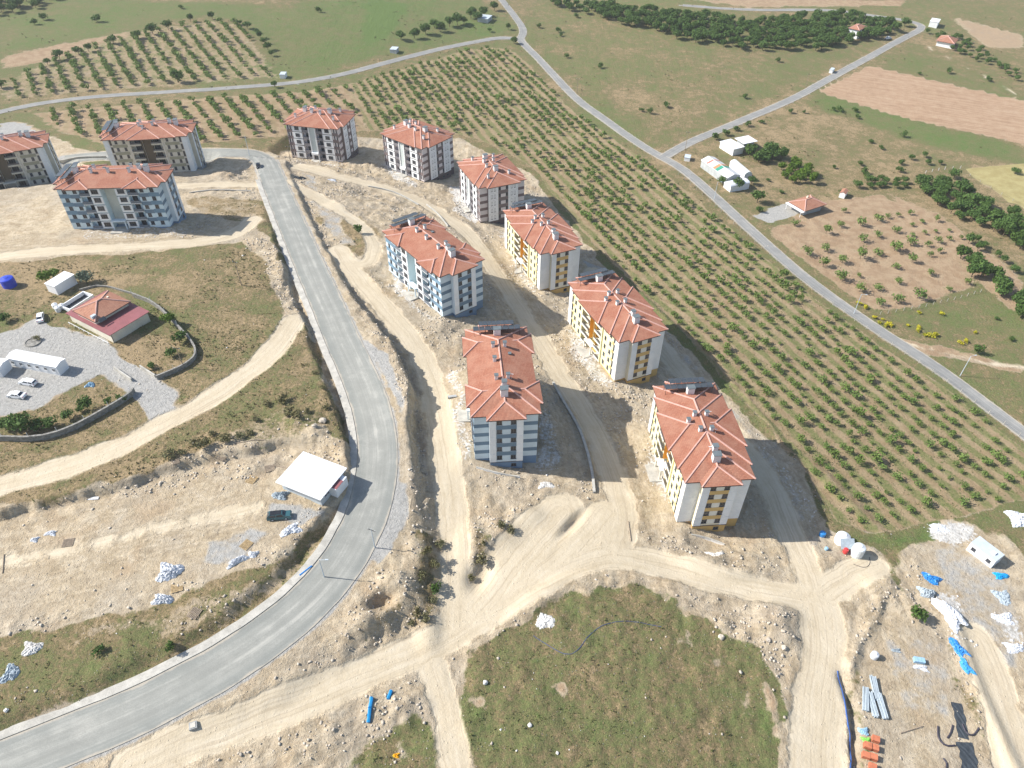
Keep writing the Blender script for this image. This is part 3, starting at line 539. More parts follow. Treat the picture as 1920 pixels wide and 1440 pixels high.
# ------------------------------------------------------------------ mesh builder
class MB:
    def __init__(s): s.v, s.f, s.uv = [], [], []
    def add(s, vs, fs, uvs=None):
        o = len(s.v); s.v += [tuple(p) for p in vs]
        for k, f in enumerate(fs):
            s.f.append(tuple(o + i for i in f)); s.uv.append(uvs[k] if uvs else None)
        return s
    def box(s, x0, x1, y0, y1, z0, z1, M=None):
        vs = [(x, y, z) for z in (z0, z1) for y in (y0, y1) for x in (x0, x1)]
        if M is not None: vs = [tuple(M @ Vector(p)) for p in vs]
        return s.add(vs, [(0, 2, 3, 1), (4, 5, 7, 6), (0, 1, 5, 4), (2, 6, 7, 3), (0, 4, 6, 2), (1, 3, 7, 5)])
    def prism(s, poly, z0, z1):
        n = len(poly); vs = [(x, y, z0) for x, y in poly] + [(x, y, z1) for x, y in poly]
        return s.add(vs, [tuple(range(n))[::-1], tuple(range(n, 2 * n))] + [(i, (i + 1) % n, n + (i + 1) % n, n + i) for i in range(n)])
    def cyl(s, a, b, r0, r1=None, n=10, caps=True):
        r1 = r0 if r1 is None else r1; a, b = Vector(a), Vector(b); d = (b - a).normalized()
        u = d.orthogonal().normalized(); w_ = d.cross(u)
        vs = [tuple(c + (u * math.cos(t) + w_ * math.sin(t)) * r) for c, r in ((a, r0), (b, r1)) for t in [2 * math.pi * i / n for i in range(n)]]
        fs = [(i, (i + 1) % n, n + (i + 1) % n, n + i) for i in range(n)]
        if caps: fs += [tuple(range(n))[::-1], tuple(range(n, 2 * n))]
        return s.add(vs, fs)
    def tube(s, pts, r, n=6):
        for a, b in zip(pts[:-1], pts[1:]): s.cyl(a, b, r, r, n)
        return s
    def lathe(s, prof, n=14, c=(0, 0)):
        vs = [(c[0] + r * math.cos(2 * math.pi * i / n), c[1] + r * math.sin(2 * math.pi * i / n), z) for r, z in prof for i in range(n)]
        fs = [(k * n + i, k * n + (i + 1) % n, (k + 1) * n + (i + 1) % n, (k + 1) * n + i) for k in range(len(prof) - 1) for i in range(n)]
        fs += [tuple(range(n))[::-1], tuple(range((len(prof) - 1) * n, len(prof) * n))]
        return s.add(vs, fs)
    def beam(s, a, b, w_, h):
        a, b = Vector(a), Vector(b); d = b - a; t = Vector((-d.y, d.x, 0))
        t = t.normalized() * w_ / 2 if t.length > 1e-6 else Vector((w_ / 2, 0, 0)); up = Vector((0, 0, h))
        vs = [a - t, a + t, a + t * .5 + up, a - t * .5 + up, b - t, b + t, b + t * .5 + up, b - t * .5 + up]
        return s.add([tuple(p) for p in vs], [(0, 3, 2, 1), (4, 5, 6, 7), (0, 1, 5, 4), (1, 2, 6, 5), (2, 3, 7, 6), (3, 0, 4, 7)])
    def mesh(s, name, mat, smooth=False):
        me = bpy.data.meshes.new(name); me.from_pydata(s.v, [], s.f)
        if any(u is not None for u in s.uv):
            ul = me.uv_layers.new(name='uv'); k = 0
            for f, u in zip(s.f, s.uv):
                for q in range(len(f)): ul.data[k].uv = u[q] if u else (0, 0); k += 1
        if smooth: me.polygons.foreach_set('use_smooth', [True] * len(me.polygons))
        for m in (mat if isinstance(mat, (list, tuple)) else [mat]): me.materials.append(m)
        return me
    def build(s, name, mat, parent=None, loc=None, smooth=False, rz=0.):
        return ob(name, s.mesh(name, mat, smooth), parent, loc, rz)
def ob(name, me, parent=None, loc=None, rz=0.):
    o = bpy.data.objects.new(name, me); C.objects.link(o); o.parent = parent
    if loc is not None: o.location = loc
    if rz: o.rotation_euler = (0, 0, rz)
    return o
def tag(o, label=None, cat=None, group=None, kind=None):
    if label: o['label'] = label
    if cat: o['category'] = cat
    if group: o['group'] = group
    if kind: o['kind'] = kind
    return o
def empty(name, loc, rz=0., label=None, cat=None, group=None):
    o = ob(name, None, None, loc, rz); o.empty_display_size = .2; return tag(o, label, cat, group)
KIDS = {}
def copy_tree(o, parent=None):
    c = o.copy(); C.objects.link(c); c.parent = parent
    for ch in list(o.children): copy_tree(ch, c)
    return c
CACHE = {}
def cbox(name, dx, dy, dz, mat, parent, loc, rz=0., key=None):
    "box part centred in x,y with its foot at loc; mesh shared between equal sizes"
    k = (name, round(dx, 3), round(dy, 3), round(dz, 3), mat.name)
    if k not in CACHE: CACHE[k] = MB().box(-dx / 2, dx / 2, -dy / 2, dy / 2, 0, dz).mesh(name, mat)
    return ob(name, CACHE[k], parent, loc, rz)

# ------------------------------------------------------------------ roads, pavement
def ribbon(name, P, w0, w1, lift, mat, zf=zt, n=5, thick=0.):
    d = np.gradient(P, axis=0); d /= np.hypot(d[:, 0], d[:, 1])[:, None]; nr = np.stack([-d[:, 1], d[:, 0]], 1)
    jit = fbm(P[:, 0], P[:, 1], 3, 3, 400)[:, None] * .18
    offs = np.linspace(w0, w1, n); m = MB(); S = np.r_[0, np.cumsum(np.hypot(*np.diff(P, axis=0).T))]
    V = []
    for k, of in enumerate(offs):
        q = P + nr * (of + (jit if k in (0, n - 1) else 0)); V.append(np.c_[q, zf(q[:, 0], q[:, 1]) + lift])
    V = np.stack(V, 1); N = len(P); vs = [tuple(p) for p in V.reshape(-1, 3)]
    fs, uv = [], []
    for i in range(N - 1):
        for k in range(n - 1):
            fs.append((i * n + k, i * n + k + 1, (i + 1) * n + k + 1, (i + 1) * n + k)[::-1])
            uv.append([(offs[k], S[i]), (offs[k + 1], S[i]), (offs[k + 1], S[i + 1]), (offs[k], S[i + 1])][::-1])
    if thick:
        b = len(vs)
        for i in range(N): vs += [tuple(V[i, 0] - (0, 0, thick)), tuple(V[i, -1] - (0, 0, thick))]
        for i in range(N - 1):
            for f in ((i * n, b + 2 * i, b + 2 * i + 2, (i + 1) * n), (i * n + n - 1, (i + 1) * n + n - 1, b + 2 * i + 3, b + 2 * i + 1)):
                fs.append(f); uv.append([(0, S[i])] * 4)
    o = m.add(vs, fs, uv).build(name, mat, smooth=False); o['kind'] = 'structure'; return o
ribbon('main_road', ROADC, -4.7, 4.7, .10, ROADM, n=7, thick=.3)
i0 = int(np.argmin(np.hypot(*(ROADC - W([(508, 335)])[0]).T)))
ribbon('pavement', ROADC[i0:], -6.5, -4.75, .22, CONC, lambda x, y: tS(x, y), n=3, thick=1.2)
for P, wd in VILLW: ribbon('village_road', P, -wd / 2, wd / 2, .14, VROAD, n=5, thick=.3)

# ------------------------------------------------------------------ apartment blocks
HE, FL = 14.6, 2.92
def hip(m, caps, fas, x0, x1, y0, y1, sl, z=HE):
    "hip roof over a rectangle: tiled slopes, ridge caps, fascia"
    cx, cy = (x0 + x1) / 2, (y0 + y1) / 2; hx, hy = (x1 - x0) / 2, (y1 - y0) / 2; h = min(hx, hy) * sl
    if hy >= hx: a, b = (cx, y0 + hx, z + h), (cx, y1 - hx, z + h)
    else: a, b = (x0 + hy, cy, z + h), (x1 - hy, cy, z + h)
    c = [(x0, y0, z), (x1, y0, z), (x1, y1, z), (x0, y1, z)]
    quads = [(c[0], c[1], a), (c[1], c[2], b, a), (c[2], c[3], b), (c[3], c[0], a, b)] if hy >= hx else [(c[0], c[1], b, a), (c[1], c[2], b), (c[2], c[3], a, b), (c[3], c[0], a)]
    for q in quads:
        u = (Vector(q[1]) - Vector(q[0])).normalized(); nrm = u.cross(Vector(q[2]) - Vector(q[0])).normalized(); v = nrm.cross(u)
        m.add(q, [tuple(range(len(q)))], [[((Vector(p) - Vector(q[0])).dot(u), (Vector(p) - Vector(q[0])).dot(v)) for p in q]])
    m.add([(x, y, z - .03) for x, y, _ in c], [(3, 2, 1, 0)], [[(0, 0)] * 4])
    ends = (a, a, b, b) if hy >= hx else (a, b, b, a)
    for p, e in zip(c, ends): caps.append((p, e))
    if (Vector(a) - Vector(b)).length > .3: caps.append((a, b))
    for i in range(4): fas.append((c[i], c[(i + 1) % 4]))
def roof_parts(root, rects, sl, z=HE, tile=None):
    m = MB(); caps, fas = [], []
    for r in rects: hip(m, caps, fas, *r, sl, z)
    rf = m.build('roof', tile or TILE, root)
    for a, b in caps:
        MB().beam(Vector(a) + Vector((0, 0, -.04)), Vector(b) + Vector((0, 0, -.04)), .42, .2).build('ridge_cap', CAP, rf)
    g = MB()
    for a, b in fas:
        g.beam((a[0], a[1], z - .22), (b[0], b[1], z - .22), .14, .215)
    g.build('fascia', FASCIA, rf); return rf
def fplace(th, u, d, z): return (u * math.cos(th) + d * math.sin(th), u * math.sin(th) - d * math.cos(th), z)
E_, F_, K_, N_ = 0., -math.pi / 2, math.pi / 2, math.pi
def win(root, th, u, d, z, w_, h, frame, mull=1):
    k = ('win', w_, h, frame.name, mull)
    if k not in CACHE:
        m = MB(); t = .07
        m.box(-w_ / 2, w_ / 2, -.07, .02, 0, t).box(-w_ / 2, w_ / 2, -.07, .02, h - t, h)
        m.box(-w_ / 2, -w_ / 2 + t, -.068, .02, t, h - t).box(w_ / 2 - t, w_ / 2, -.068, .02, t, h - t)
        for i in range(1, mull + 1):
            x = -w_ / 2 + w_ * i / (mull + 1); m.box(x - .035, x + .035, -.066, .02, t, h - t)
        m.box(-w_ / 2 - .08, w_ / 2 + .08, -.16, .02, -.07, -.002)
        CACHE[k] = (m.mesh('window', frame), MB().box(-w_ / 2 + .03, w_ / 2 - .03, -.03, .015, .03, h - .03).mesh('pane', GLASS))
    a, b = CACHE[k]; o = ob('window', a, root, fplace(th, u, d, z), th); ob('pane', b, o); return o
def panel(root, th, u0, u1, d, z0, z1, mat, proud=.05, name='facade_panel'):
    return cbox(name, u1 - u0, proud + .04, z1 - z0, mat, root, fplace(th, (u0 + u1) / 2, d + (proud - .04) / 2, z0), th)
def chimney(root, x, y, z, big, wallm):
    s_ = (1.7, 1.3, 1.5) if big else (.75, .75, .95)
    if big == 2: s_ = (1.1, 1.0, 1.3)
    o = cbox('chimney', s_[0], s_[1], s_[2] + 1.1, wallm, root, (x, y, z - .9))
    cbox('chimney_cap', s_[0] + .25, s_[1] + .25, .14, CHCAP, o, (0, 0, s_[2] + 1.1)); return o
def solar(root, y0, y1, n0, n1, z):
    for row, (yy, n, x0) in enumerate(((y0, n0, -6.), (y1, n1, -4.5))):
        wd = -2 * x0 / n
        for k in range(n):
            o = ob('solar_panel', CACHE.setdefault(('sol', round(wd, 2)), MB().box(-wd / 2 + .04, wd / 2 - .04, -1.0, 1.0, -.04, .04).mesh('solar_panel', SOLAR)), root, (x0 + wd * (k + .5), yy, z + row * .1))
            o.rotation_euler = (R_(-7), 0, 0)
        g = MB()
        for x in np.linspace(x0 + .2, -x0 - .2, 5): g.box(x - .04, x + .04, yy - .9, yy - .82, z - 1.9, z + .25).box(x - .04, x + .04, yy + .7, yy + .78, z - 2.3, z - .35)
        g.box(x0, -x0, yy - .05, yy + .02, z - .16, z - .09).build('solar_rack', DARKM, root)
def dishes(root, pts, z):
    for x, y in pts:
        o = ob('satellite_dish', CACHE.setdefault('dish', MB().cyl((0, 0, -1.2), (0, 0, .35), .03, .03, 5).lathe([(.05, .3), (.28, .36), (.42, .47), (.43, .48), (.27, .40), (.05, .34)], 12).mesh('satellite_dish', WHITE)), root, (x, y, z + .4)); o.rotation_euler = (R_(-35), R_(15), 0)
def base_parts(root, kind, Wd, Ld, bo, bh, slab, pal):
    "wall core, end bays, basement, ledge"
    ww, ll = Wd / 2 - .6, Ld / 2 - .6; bw = bh - .6
    m = MB(); m.box(-ww + 3.2, ww, -ll, ll, .0, HE - .06)
    m.build('wall', pal['side'], root)
    for sg in (-1, 1):
        y0, y1 = sorted((sg * (ll - .3), sg * (ll + bo))); MB().box(-bw, bw, y0, y1, 0.01, HE - .07).build('end_bay', pal['bay'], root)
        y0, y1 = sorted((sg * (ll - .3), sg * (ll + bo - .06))); MB().box(-bw + .06, bw - .06, y0, y1, -4.6, 0.0).build('basement', pal['base'], root)
        cbox('ledge', 2 * bw + .16, .16, .16, pal['ledge'], root, (0, sg * (ll + bo + .02), -.12))
    MB().box(-ww + .06, ww - .06, -ll + .06, ll - .06, -4.6, -.004).build('basement', pal['base'], root)
    if kind != 'C': win(root, E_, bw * .45, ll + bo - .06, -1.75, 1.2, 1.0, FRAME_D)
    else:
        for u in (-2, 1.5, 4): win(root, E_, u, ll + bo - .06, -1.75, 1.1, .9, FRAME_D)
    return ww, ll, bw
def block_A(pal, name):
    root = empty(name, (0, 0, 0)); Wd, Ld, bo, bh = 16.13, 32.46, 1.5, 4.55
    ww, ll, bw = base_parts(root, 'A', Wd, Ld, bo, bh, None, pal); d = ll; db = ll + bo
    for th in (E_, N_):
        for f in range(5):
            z = f * FL
            for sg in (-1, 1):      # flanks: light / grey-blue bands
                u0, u1 = sorted((sg * bw, sg * (ww - .02)))
                panel(root, th, u0, u1, d, z + .02, z + (FL - 1.18), pal['light'], .04)
                if f < 4: panel(root, th, u0, u1, d, z + FL - 1.14, z + FL - .02, pal['band'], .05)
                else: panel(root, th, u0, u1, d, z + FL - 1.14, z + FL - .1, pal['light'], .04)
                panel(root, th, *sorted((sg * (bw - 1.55), sg * (bw - .01))), db, z + .03, z + FL - .03, pal['white'], .05)
                win(root, th, sg * (bw - 2.3), db, z + .95, 1.25, 1.35, FRAME_D)
            panel(root, th, -bw + 1.6, bw - 1.6, db, z + FL - .62 if f < 4 else z + FL - .5, z + FL + .62 if f < 4 else z + FL - .1, pal['band'], .04)
            panel(root, th, -bw + 3.0, bw - 3.0, db, z + .66, z + FL - .66, pal['light'], .04)
    # front, u runs from far end (u=-ll) ... symmetric: band 6.5, balcony 3.2, white 3.6, recess 4.6
    F = MB(); xb = -ww
    segs = [(-15.6, -9.1, 0.), (-9.1, -5.9, 1.3), (-5.9, -2.3, -.3), (-2.3, 2.3, 2.6), (2.3, 5.9, -.3), (5.9, 9.1, 1.3), (9.1, 15.6, 0.)]
    for y0, y1, dep in segs: F.box(xb + dep, -ww + 3.3, y0 if abs(y0) < 15 else math.copysign(ll, y0), y1 if abs(y1) < 15 else math.copysign(ll, y1), .02, HE - .08)
    F.build('front_wall', pal['front'], root)
    MB().box(xb + 2.4, xb + 2.59, -2.28, 2.28, 0.03, HE - .09).build('stairwell_wall', pal['recess'], root)
    for f in range(5):
        z = f * FL
        for sg in (-1, 1):
            for u in (10.4, 13.6): win(root, F_, sg * u, ww, z + .95, 1.2, 1.35, FRAME_D)
            if f < 4:
                panel(root, F_, *sorted((sg * 9.15, sg * 12.2)), ww, z + FL - .75, z + FL + .55, pal['band'], .05)
                panel(root, F_, *sorted((sg * 12.24, sg * (ll - .02))), ww, z + FL - .62, z + FL + .72, pal['band2'], .05)
            panel(root, F_, *sorted((sg * 2.32, sg * 5.88)), ww + .3, z + FL - .22, z + FL - .06, FRAME_D, .06)
            panel(root, F_, *sorted((sg * 2.4, sg * 5.8)), ww + .3, z + .1, z + FL - .3, pal['white'], .05)
            win(root, F_, sg * 4.1, ww + .35, z + .85, 2.1, 1.5, FRAME_D, 2)
            b = cbox('balcony', 3.16, 1.7, .18, pal['white'], root, fplace(F_, sg * 7.5, ww - .5, z - .08), F_)
            cbox('parapet', 3.16, .1, .95, pal['rail'], b, (0, -.8, .18))
            win(root, F_, sg * 7.1, ww - 1.3, z + .15, 1.6, 2.2, FRAME_D, 1)
    win_canopy(root, ww, pal)
    for f in range(5):
        for u in (-13, -9.5, -5, -1.5, 2, 5.5, 9.5, 13): win(root, K_, u, ww, f * FL + .95, 1.2, 1.35, FRAME_D)
    roof_parts(root, [(-8.07, 8.07, -16.2, 16.2), (-8.9, 8.9, -12.9, -5.1), (-8.9, 8.9, 5.3, 13.1), (-4.55, 4.55, -17.7, 17.7)], .325)
    for x, y, z, b in [(-1.4, 6, 16.9, 0), (1.5, 6.05, 16.9, 0), (-1.4, .6, 16.9, 0), (-1.45, -6, 16.9, 0), (1.35, -5.8, 16.9, 0), (.2, -8.7, 17, 2), (0, -11, 16.6, 1), (0, 11.4, 16.6, 1)]: chimney(root, x, y, z, b, pal['chim'])
    cbox('roof_hatch', .8, .9, .35, CHCAP, root, (2.5, 3.4, 16.35))
    dishes(root, [(2.2, -5.6), (.9, -9.4)], 16.7)
    solar(root, 13.2, 15.1, 8, 8, 17.1); return root
def win_canopy(root, ww, pal):
    c = cbox('entrance_canopy', 4.4, 1.7, .35, pal['light'], root, fplace(F_, 0, ww + .35, 2.75), F_)
    for u in (-2.05, 2.05): cbox('canopy_column', .3, .3, 2.9, pal['light'], c, (u, -.68, -2.9))
    win(root, F_, 0, ww - 2.6, .05, 3.2, 2.4, FRAME_D, 2)
    cbox('entrance_slab', 5.6, 4.2, .5, CONC, root, fplace(F_, 0, ww + 1.4, -.45), F_)
def block_B(pal, name):
    root = empty(name, (0, 0, 0)); Wd, Ld, bo, bh = 15.78, 31.41, 1.49, 4.55
    ww, ll, bw = base_parts(root, 'B', Wd, Ld, bo, bh, None, pal); d = ll; db = ll + bo
    for th in (E_, N_):
        for f in range(5):
            z = f * FL
            for sg in (-1, 1):
                panel(root, th, *sorted((sg * bw, sg * (ww - .02))), d, z + .02, z + FL - .02, pal['white'], .04)
                panel(root, th, *sorted((sg * (bw - 1.75), sg * (bw - .01))), db, z + .03, z + FL - .03, pal['white'], .05)
                win(root, th, sg * (bw - 2.4), db, z + .95, 1.2, 1.4, FRAME_D)
            panel(root, th, -bw + 1.8, bw - 1.8, db, z + FL - .58 if f < 4 else z + FL - .45, z + FL + .66 if f < 4 else z + FL - .1, pal['band'], .05)
            panel(root, th, -bw + 3.05, bw - 3.05, db, z + .70, z + FL - .62, pal['light'], .04)
    F = MB(); xb = -ww
    for y0, y1, dep in [(-ll, -13.2, 0.), (-13.2, -12.3, .12), (-12.3, -6.3, .0), (-6.3, -5.8, -.35), (-5.8, -1.85, 1.5), (-1.85, 1.85, 2.4), (1.85, 5.8, 1.5), (5.8, 6.3, -.35), (6.3, 12.3, .0), (12.3, 13.2, .12), (13.2, ll, 0.)]:
        F.box(xb + dep, -ww + 3.3, y0, y1, .02, HE - .08)
    F.build('front_wall', pal['front'], root)
    MB().box(xb + 2.2, xb + 2.39, -1.84, 1.84, 3., HE - .09).build('stairwell_wall', pal['recess'], root)
    for sg in (-1, 1): MB().box(xb + .3, xb + 2.3, *sorted((sg * 1.86, sg * 1.96)), 3.0, HE - .1).build('stairwell_side', pal['recess'], root)
    for f in range(5):
        z = f * FL
        for sg in (-1, 1):
            panel(root, F_, *sorted((sg * 13.25, sg * (ll - .02))), ww, z + .03, z + FL - .03, pal['white'], .05)
            win(root, F_, sg * 12.75, ww - .12, z + .5, .75, 2.1, FRAME_D, 0)
            for u in (7.9, 10.7): win(root, F_, sg * u, ww, z + .95, .95, 1.35, FRAME_D, 0)
            if f < 4 and pal.get('fband'): panel(root, F_, *sorted((sg * 6.9, sg * 12.2)), ww, z + FL - .55, z + FL + .62, pal['fband'], .05)
            elif pal.get('stripe'): panel(root, F_, *sorted((sg * 11.6, sg * 12.25)), ww, z + FL - .7, z + FL + .4 if f < 4 else z + FL - .1, pal['stripe'], .05)
            b = cbox('balcony', 3.9, 1.9, .18, pal['slab'], root, fplace(F_, sg * 3.82, ww - .55, z - .08), F_)
            cbox('parapet', 3.9, .1, .42, pal['slab'], b, (0, -.9, .18)); cbox('railing', 3.9, .05, .55, FRAME_D, b, (0, -.88, .6))
            win(root, F_, sg * 3.4, ww - 1.5, z + .15, 2.2, 2.2, FRAME_D, 2)
    win_canopy(root, ww, pal)
    for f in range(5):
        for u in (-12.5, -9, -4.5, -1.5, 1.5, 4.5, 9, 12.5): win(root, K_, u, ww, f * FL + .95, 1.2, 1.35, FRAME_D)
    roof_parts(root, [(-7.9, 7.9, -15.7, 15.7), (-8.5, 8.5, -11.6, 11.7), (-9.2, 9.2, -6., 6.3), (-4.55, 4.55, -17.2, 17.1)], .305)
    for x, y, z, b in [(-1.3, 2.5, 16.8, 0), (1.55, 2.5, 16.8, 0), (-3.1, .9, 16.3, 0), (-1.3, -2.5, 16.8, 0), (1.3, -2.5, 16.8, 0), (.3, -8.6, 16.8, 2), (0, -10.9, 16.4, 1), (0, 10.9, 16.4, 1)]: chimney(root, x, y, z, b, pal['chim'])
    dishes(root, [(2.2, -2.9), (-.7, -8.2), (2.4, 2.9)], 16.5)
    solar(root, 12.6, 14.5, 8, 6, 17.0); return root
def block_C(pal, name):
    root = empty(name, (0, 0, 0)); Wd, Ld, bo, bh = 19.7, 24.06, 1.1, 6.76
    ww, ll, bw = base_parts(root, 'C', Wd, Ld, bo, bh, None, pal); d = ll; db = ll + bo
    for th in (E_, N_):
        for f in range(5):
            z = f * FL
            for sg in (-1, 1):
                panel(root, th, *sorted((sg * bw, sg * (ww - .02))), d, z + .02, z + 1.7, pal['light'], .04)
                panel(root, th, *sorted((sg * bw, sg * (ww - .02))), d, z + 1.74, z + FL - .02, pal['band'] if f < 4 else pal['light'], .05)
                panel(root, th, *sorted((sg * 2.05, sg * (bw - .01))), db, z + .03, z + FL - .03, pal['white'], .05)
                for u in (3.45, 4.75): win(root, th, sg * u, db, z + .85, .62, 1.5, FRAME_D, 0)
                win(root, th, sg * 1.45, db, z + .95, .8, 1.4, FRAME_D, 0)
            panel(root, th, -1.0, 1.0, db, z + .75, z + 2.1, pal['light'], .05)
    F = MB(); xb = -ww
    for y0, y1, dep in [(-ll, -8.8, .2), (-8.8, -4.6, -.25), (-4.6, -1.65, 1.2), (-1.65, 1.65, -.2), (1.65, 4.6, 1.2), (4.6, 8.8, -.25), (8.8, ll, .2)]:
        F.box(xb + dep, -ww + 3.3, y0, y1, .02, HE - .08)
    F.build('front_wall', pal['light'], root)
    MB().box(xb - .24, xb - .21, -1.1, 1.1, 3.1, HE - .4).build('stairwell_wall', pal['recess'], root)
    for f in range(5):
        z = f * FL
        for sg in (-1, 1):
            for u in (9.7, 10.8): win(root, F_, sg * u, ww - .2, z + .85, .55, 1.5, FRAME_D, 0)
            if f < 4: panel(root, F_, *sorted((sg * 8.82, sg * (ll - .02))), ww - .2, z + FL - .55, z + FL + .75, pal['band'], .05)
            panel(root, F_, *sorted((sg * 4.65, sg * 8.75)), ww + .25, z + .16, z + FL - .1, pal['white'], .05)
            panel(root, F_, *sorted((sg * 4.6, sg * 8.82)), ww + .25, z - .08, z + .12, FRAME_D, .07)
            win(root, F_, sg * 6.7, ww + .3, z + .85, 1.9, 1.45, FRAME_D, 2)
            b = cbox('balcony', 2.85, 1.5, .18, pal['rail'], root, fplace(F_, sg * 3.13, ww - .5, z - .08), F_)
            cbox('parapet', 2.85, .1, .95, pal['rail'], b, (0, -.7, .18))
            win(root, F_, sg * 2.9, ww - 1.2, z + .15, 1.4, 2.2, FRAME_D, 1)
    for u in (-1.4, 1.4): cbox('stair_fin', .35, .5, HE - .3, pal['white'], root, fplace(F_, u, ww + .3, .1), F_)
    c = cbox('entrance_canopy', 3.0, 1.2, .9, pal['white'], root, fplace(F_, 0, ww + .5, 2.4), F_)
    win(root, F_, 0, ww + .22, .05, 1.7, 2.2, FRAME_D, 1); cbox('entrance_slab', 4.2, 3., .5, CONC, root, fplace(F_, 0, ww + 1.3, -.45), F_)
    for f in range(5):
        for u in (-10, -7, -3, 0, 3, 7, 10): win(root, K_, u, ww, f * FL + .95, 1.2, 1.35, FRAME_D)
    roof_parts(root, [(-9.83, 9.83, -12.05, 12.05), (-10.35, 10.35, -8.7, 9.), (-6.85, 6.85, -13.4, 13.4)], .335)
    for x, y, z, b in [(-4.3, 8.9, 15.9, 0), (-1.8, 2.4, 17.3, 2), (-2.4, -1.6, 17.3, 0), (-4.3, -8, 16.2, 0), (4.4, -7.6, 16.2, 0), (1.9, 2.3, 17.4, 0), (4.1, 7.8, 16.2, 0), (0, -4.9, 17.0, 1), (0, 6.2, 16.9, 1)]: chimney(root, x, y, z, b, pal['chim'])
    dishes(root, [(-1.2, 3.2), (1.0, -3.6), (2.6, 2.6)], 17.4); return root
def P_(n, c, v=.05): return pm(n, c, .85, v, .35)
w1 = WHITE; chim = P_('chimney_render', (.72, .70, .69))
PALA = dict(side=P_('blue_side', (.55, .63, .68)), bay=P_('blue_bay', (.60, .68, .72)), base=P_('blue_base', (.17, .25, .36)), ledge=FRAME_D, light=P_('pale_blue', (.58, .67, .72)), band=P_('slate_blue', (.15, .22, .29)), band2=P_('mid_blue', (.17, .27, .36)),
            white=w1, front=P_('ice_blue', (.60, .72, .77)), recess=P_('cream_green', (.60, .61, .54)), rail=P_('rail_grey', (.16, .18, .21)), chim=chim)
PALY = dict(side=P_('yellow_side', (.74, .70, .58)), bay=P_('yellow_bay', (.72, .66, .50)), base=P_('ochre_base', (.60, .40, .15)), ledge=FASCIA, light=P_('ivory', (.74, .71, .62)), band=P_('ochre', (.62, .42, .17)), white=w1, front=P_('pale_yellow', (.80, .74, .46)),
            recess=P_('orange', (.66, .36, .06)), stripe=P_('ochre_stripe', (.66, .50, .2)), slab=P_('slab_cream', (.76, .73, .62)), chim=chim)
PALN = dict(side=P_('beige_side', (.60, .57, .50)), bay=P_('beige_bay', (.46, .45, .38)), base=P_('beige_base', (.30, .34, .37)), ledge=FASCIA, light=P_('beige_light', (.60, .57, .49)), band=P_('olive', (.30, .28, .21)), fband=P_('olive_front', (.31, .30, .22)), white=P_('cool_white', (.66, .70, .72)), front=P_('beige', (.60, .57, .49)),
            recess=P_('brown_recess', (.17, .135, .09)), slab=P_('slab_beige', (.52, .50, .42)), chim=chim)
PALW = dict(side=P_('white_side', (.70, .68, .66)), bay=P_('brown_bay', (.19, .155, .15)), base=P_('brown_base', (.115, .09, .095)), ledge=FRAME_D, light=P_('pink_white', (.66, .61, .60)), band=P_('brown_band', (.20, .155, .15)), white=w1, recess=P_('stair_grey', (.52, .57, .55)), rail=P_('rail_brown', (.20, .19, .20)), chim=chim)
BLK = [  # name, builder group, x, y, z, yaw, label
    ('A', (-2.8, 134.5, 5.56), 5.4, 'blue and white block with red hip roof standing nearest the curve of the grey road'),
    ('A', (-24.7, 193.3, 4.37), 38., 'blue striped block with entrance canopy, in the middle of the building site'),
    ('A', (-130.1, 221.1, 12.), 93.8, 'blue grey block whose balcony front faces the viewer, left of the grey road'),
    ('Y', (44.3, 119.9, 0.), 5.0, 'yellow and white block with ochre basement, nearest and largest of the yellow blocks'),
    ('Y', (30.1, 173.2, -3.02), 23.3, 'yellow and white block, middle one of the three along the orchard'),
    ('Y', (9.7, 222.4, -6.02), 23.6, 'yellow and white block, farthest of the three yellow ones, beside a brown banded block'),
    ('N', (-141.9, 275.5, 4.5), 98.7, 'beige block with olive bands and dark brown stairwell recess, right of its beige twin'),
    ('N', (-193.3, 261.9, 4.), 112.3, 'beige block with olive bands cut off by the left edge of the picture'),
    ('W', (-82.6, 305.9, -2.55), 78.3, 'white and brown banded block standing right beside the bend of the grey road'),
    ('W', (-40.5, 296.3, -5.07), 51.7, 'white and brown banded block turned corner-on, second of the three'),
    ('W', (-8.9, 267.6, -7.4), 23.3, 'white and brown banded block nearest the viewer, behind the farthest yellow block')]
PROTO = {}
for k, loc, yaw, lab in BLK:
    if k not in PROTO:
        r = PROTO[k] = {'A': lambda: block_A(PALA, 'apartment_block'), 'Y': lambda: block_B(PALY, 'apartment_block'), 'N': lambda: block_B(PALN, 'apartment_block'), 'W': lambda: block_C(PALW, 'apartment_block')}[k]()
    else: r = copy_tree(PROTO[k])
    r.location = loc; r.rotation_euler = (0, 0, R_(yaw)); tag(r, lab, 'apartment block', 'five storey apartment blocks on the building site')

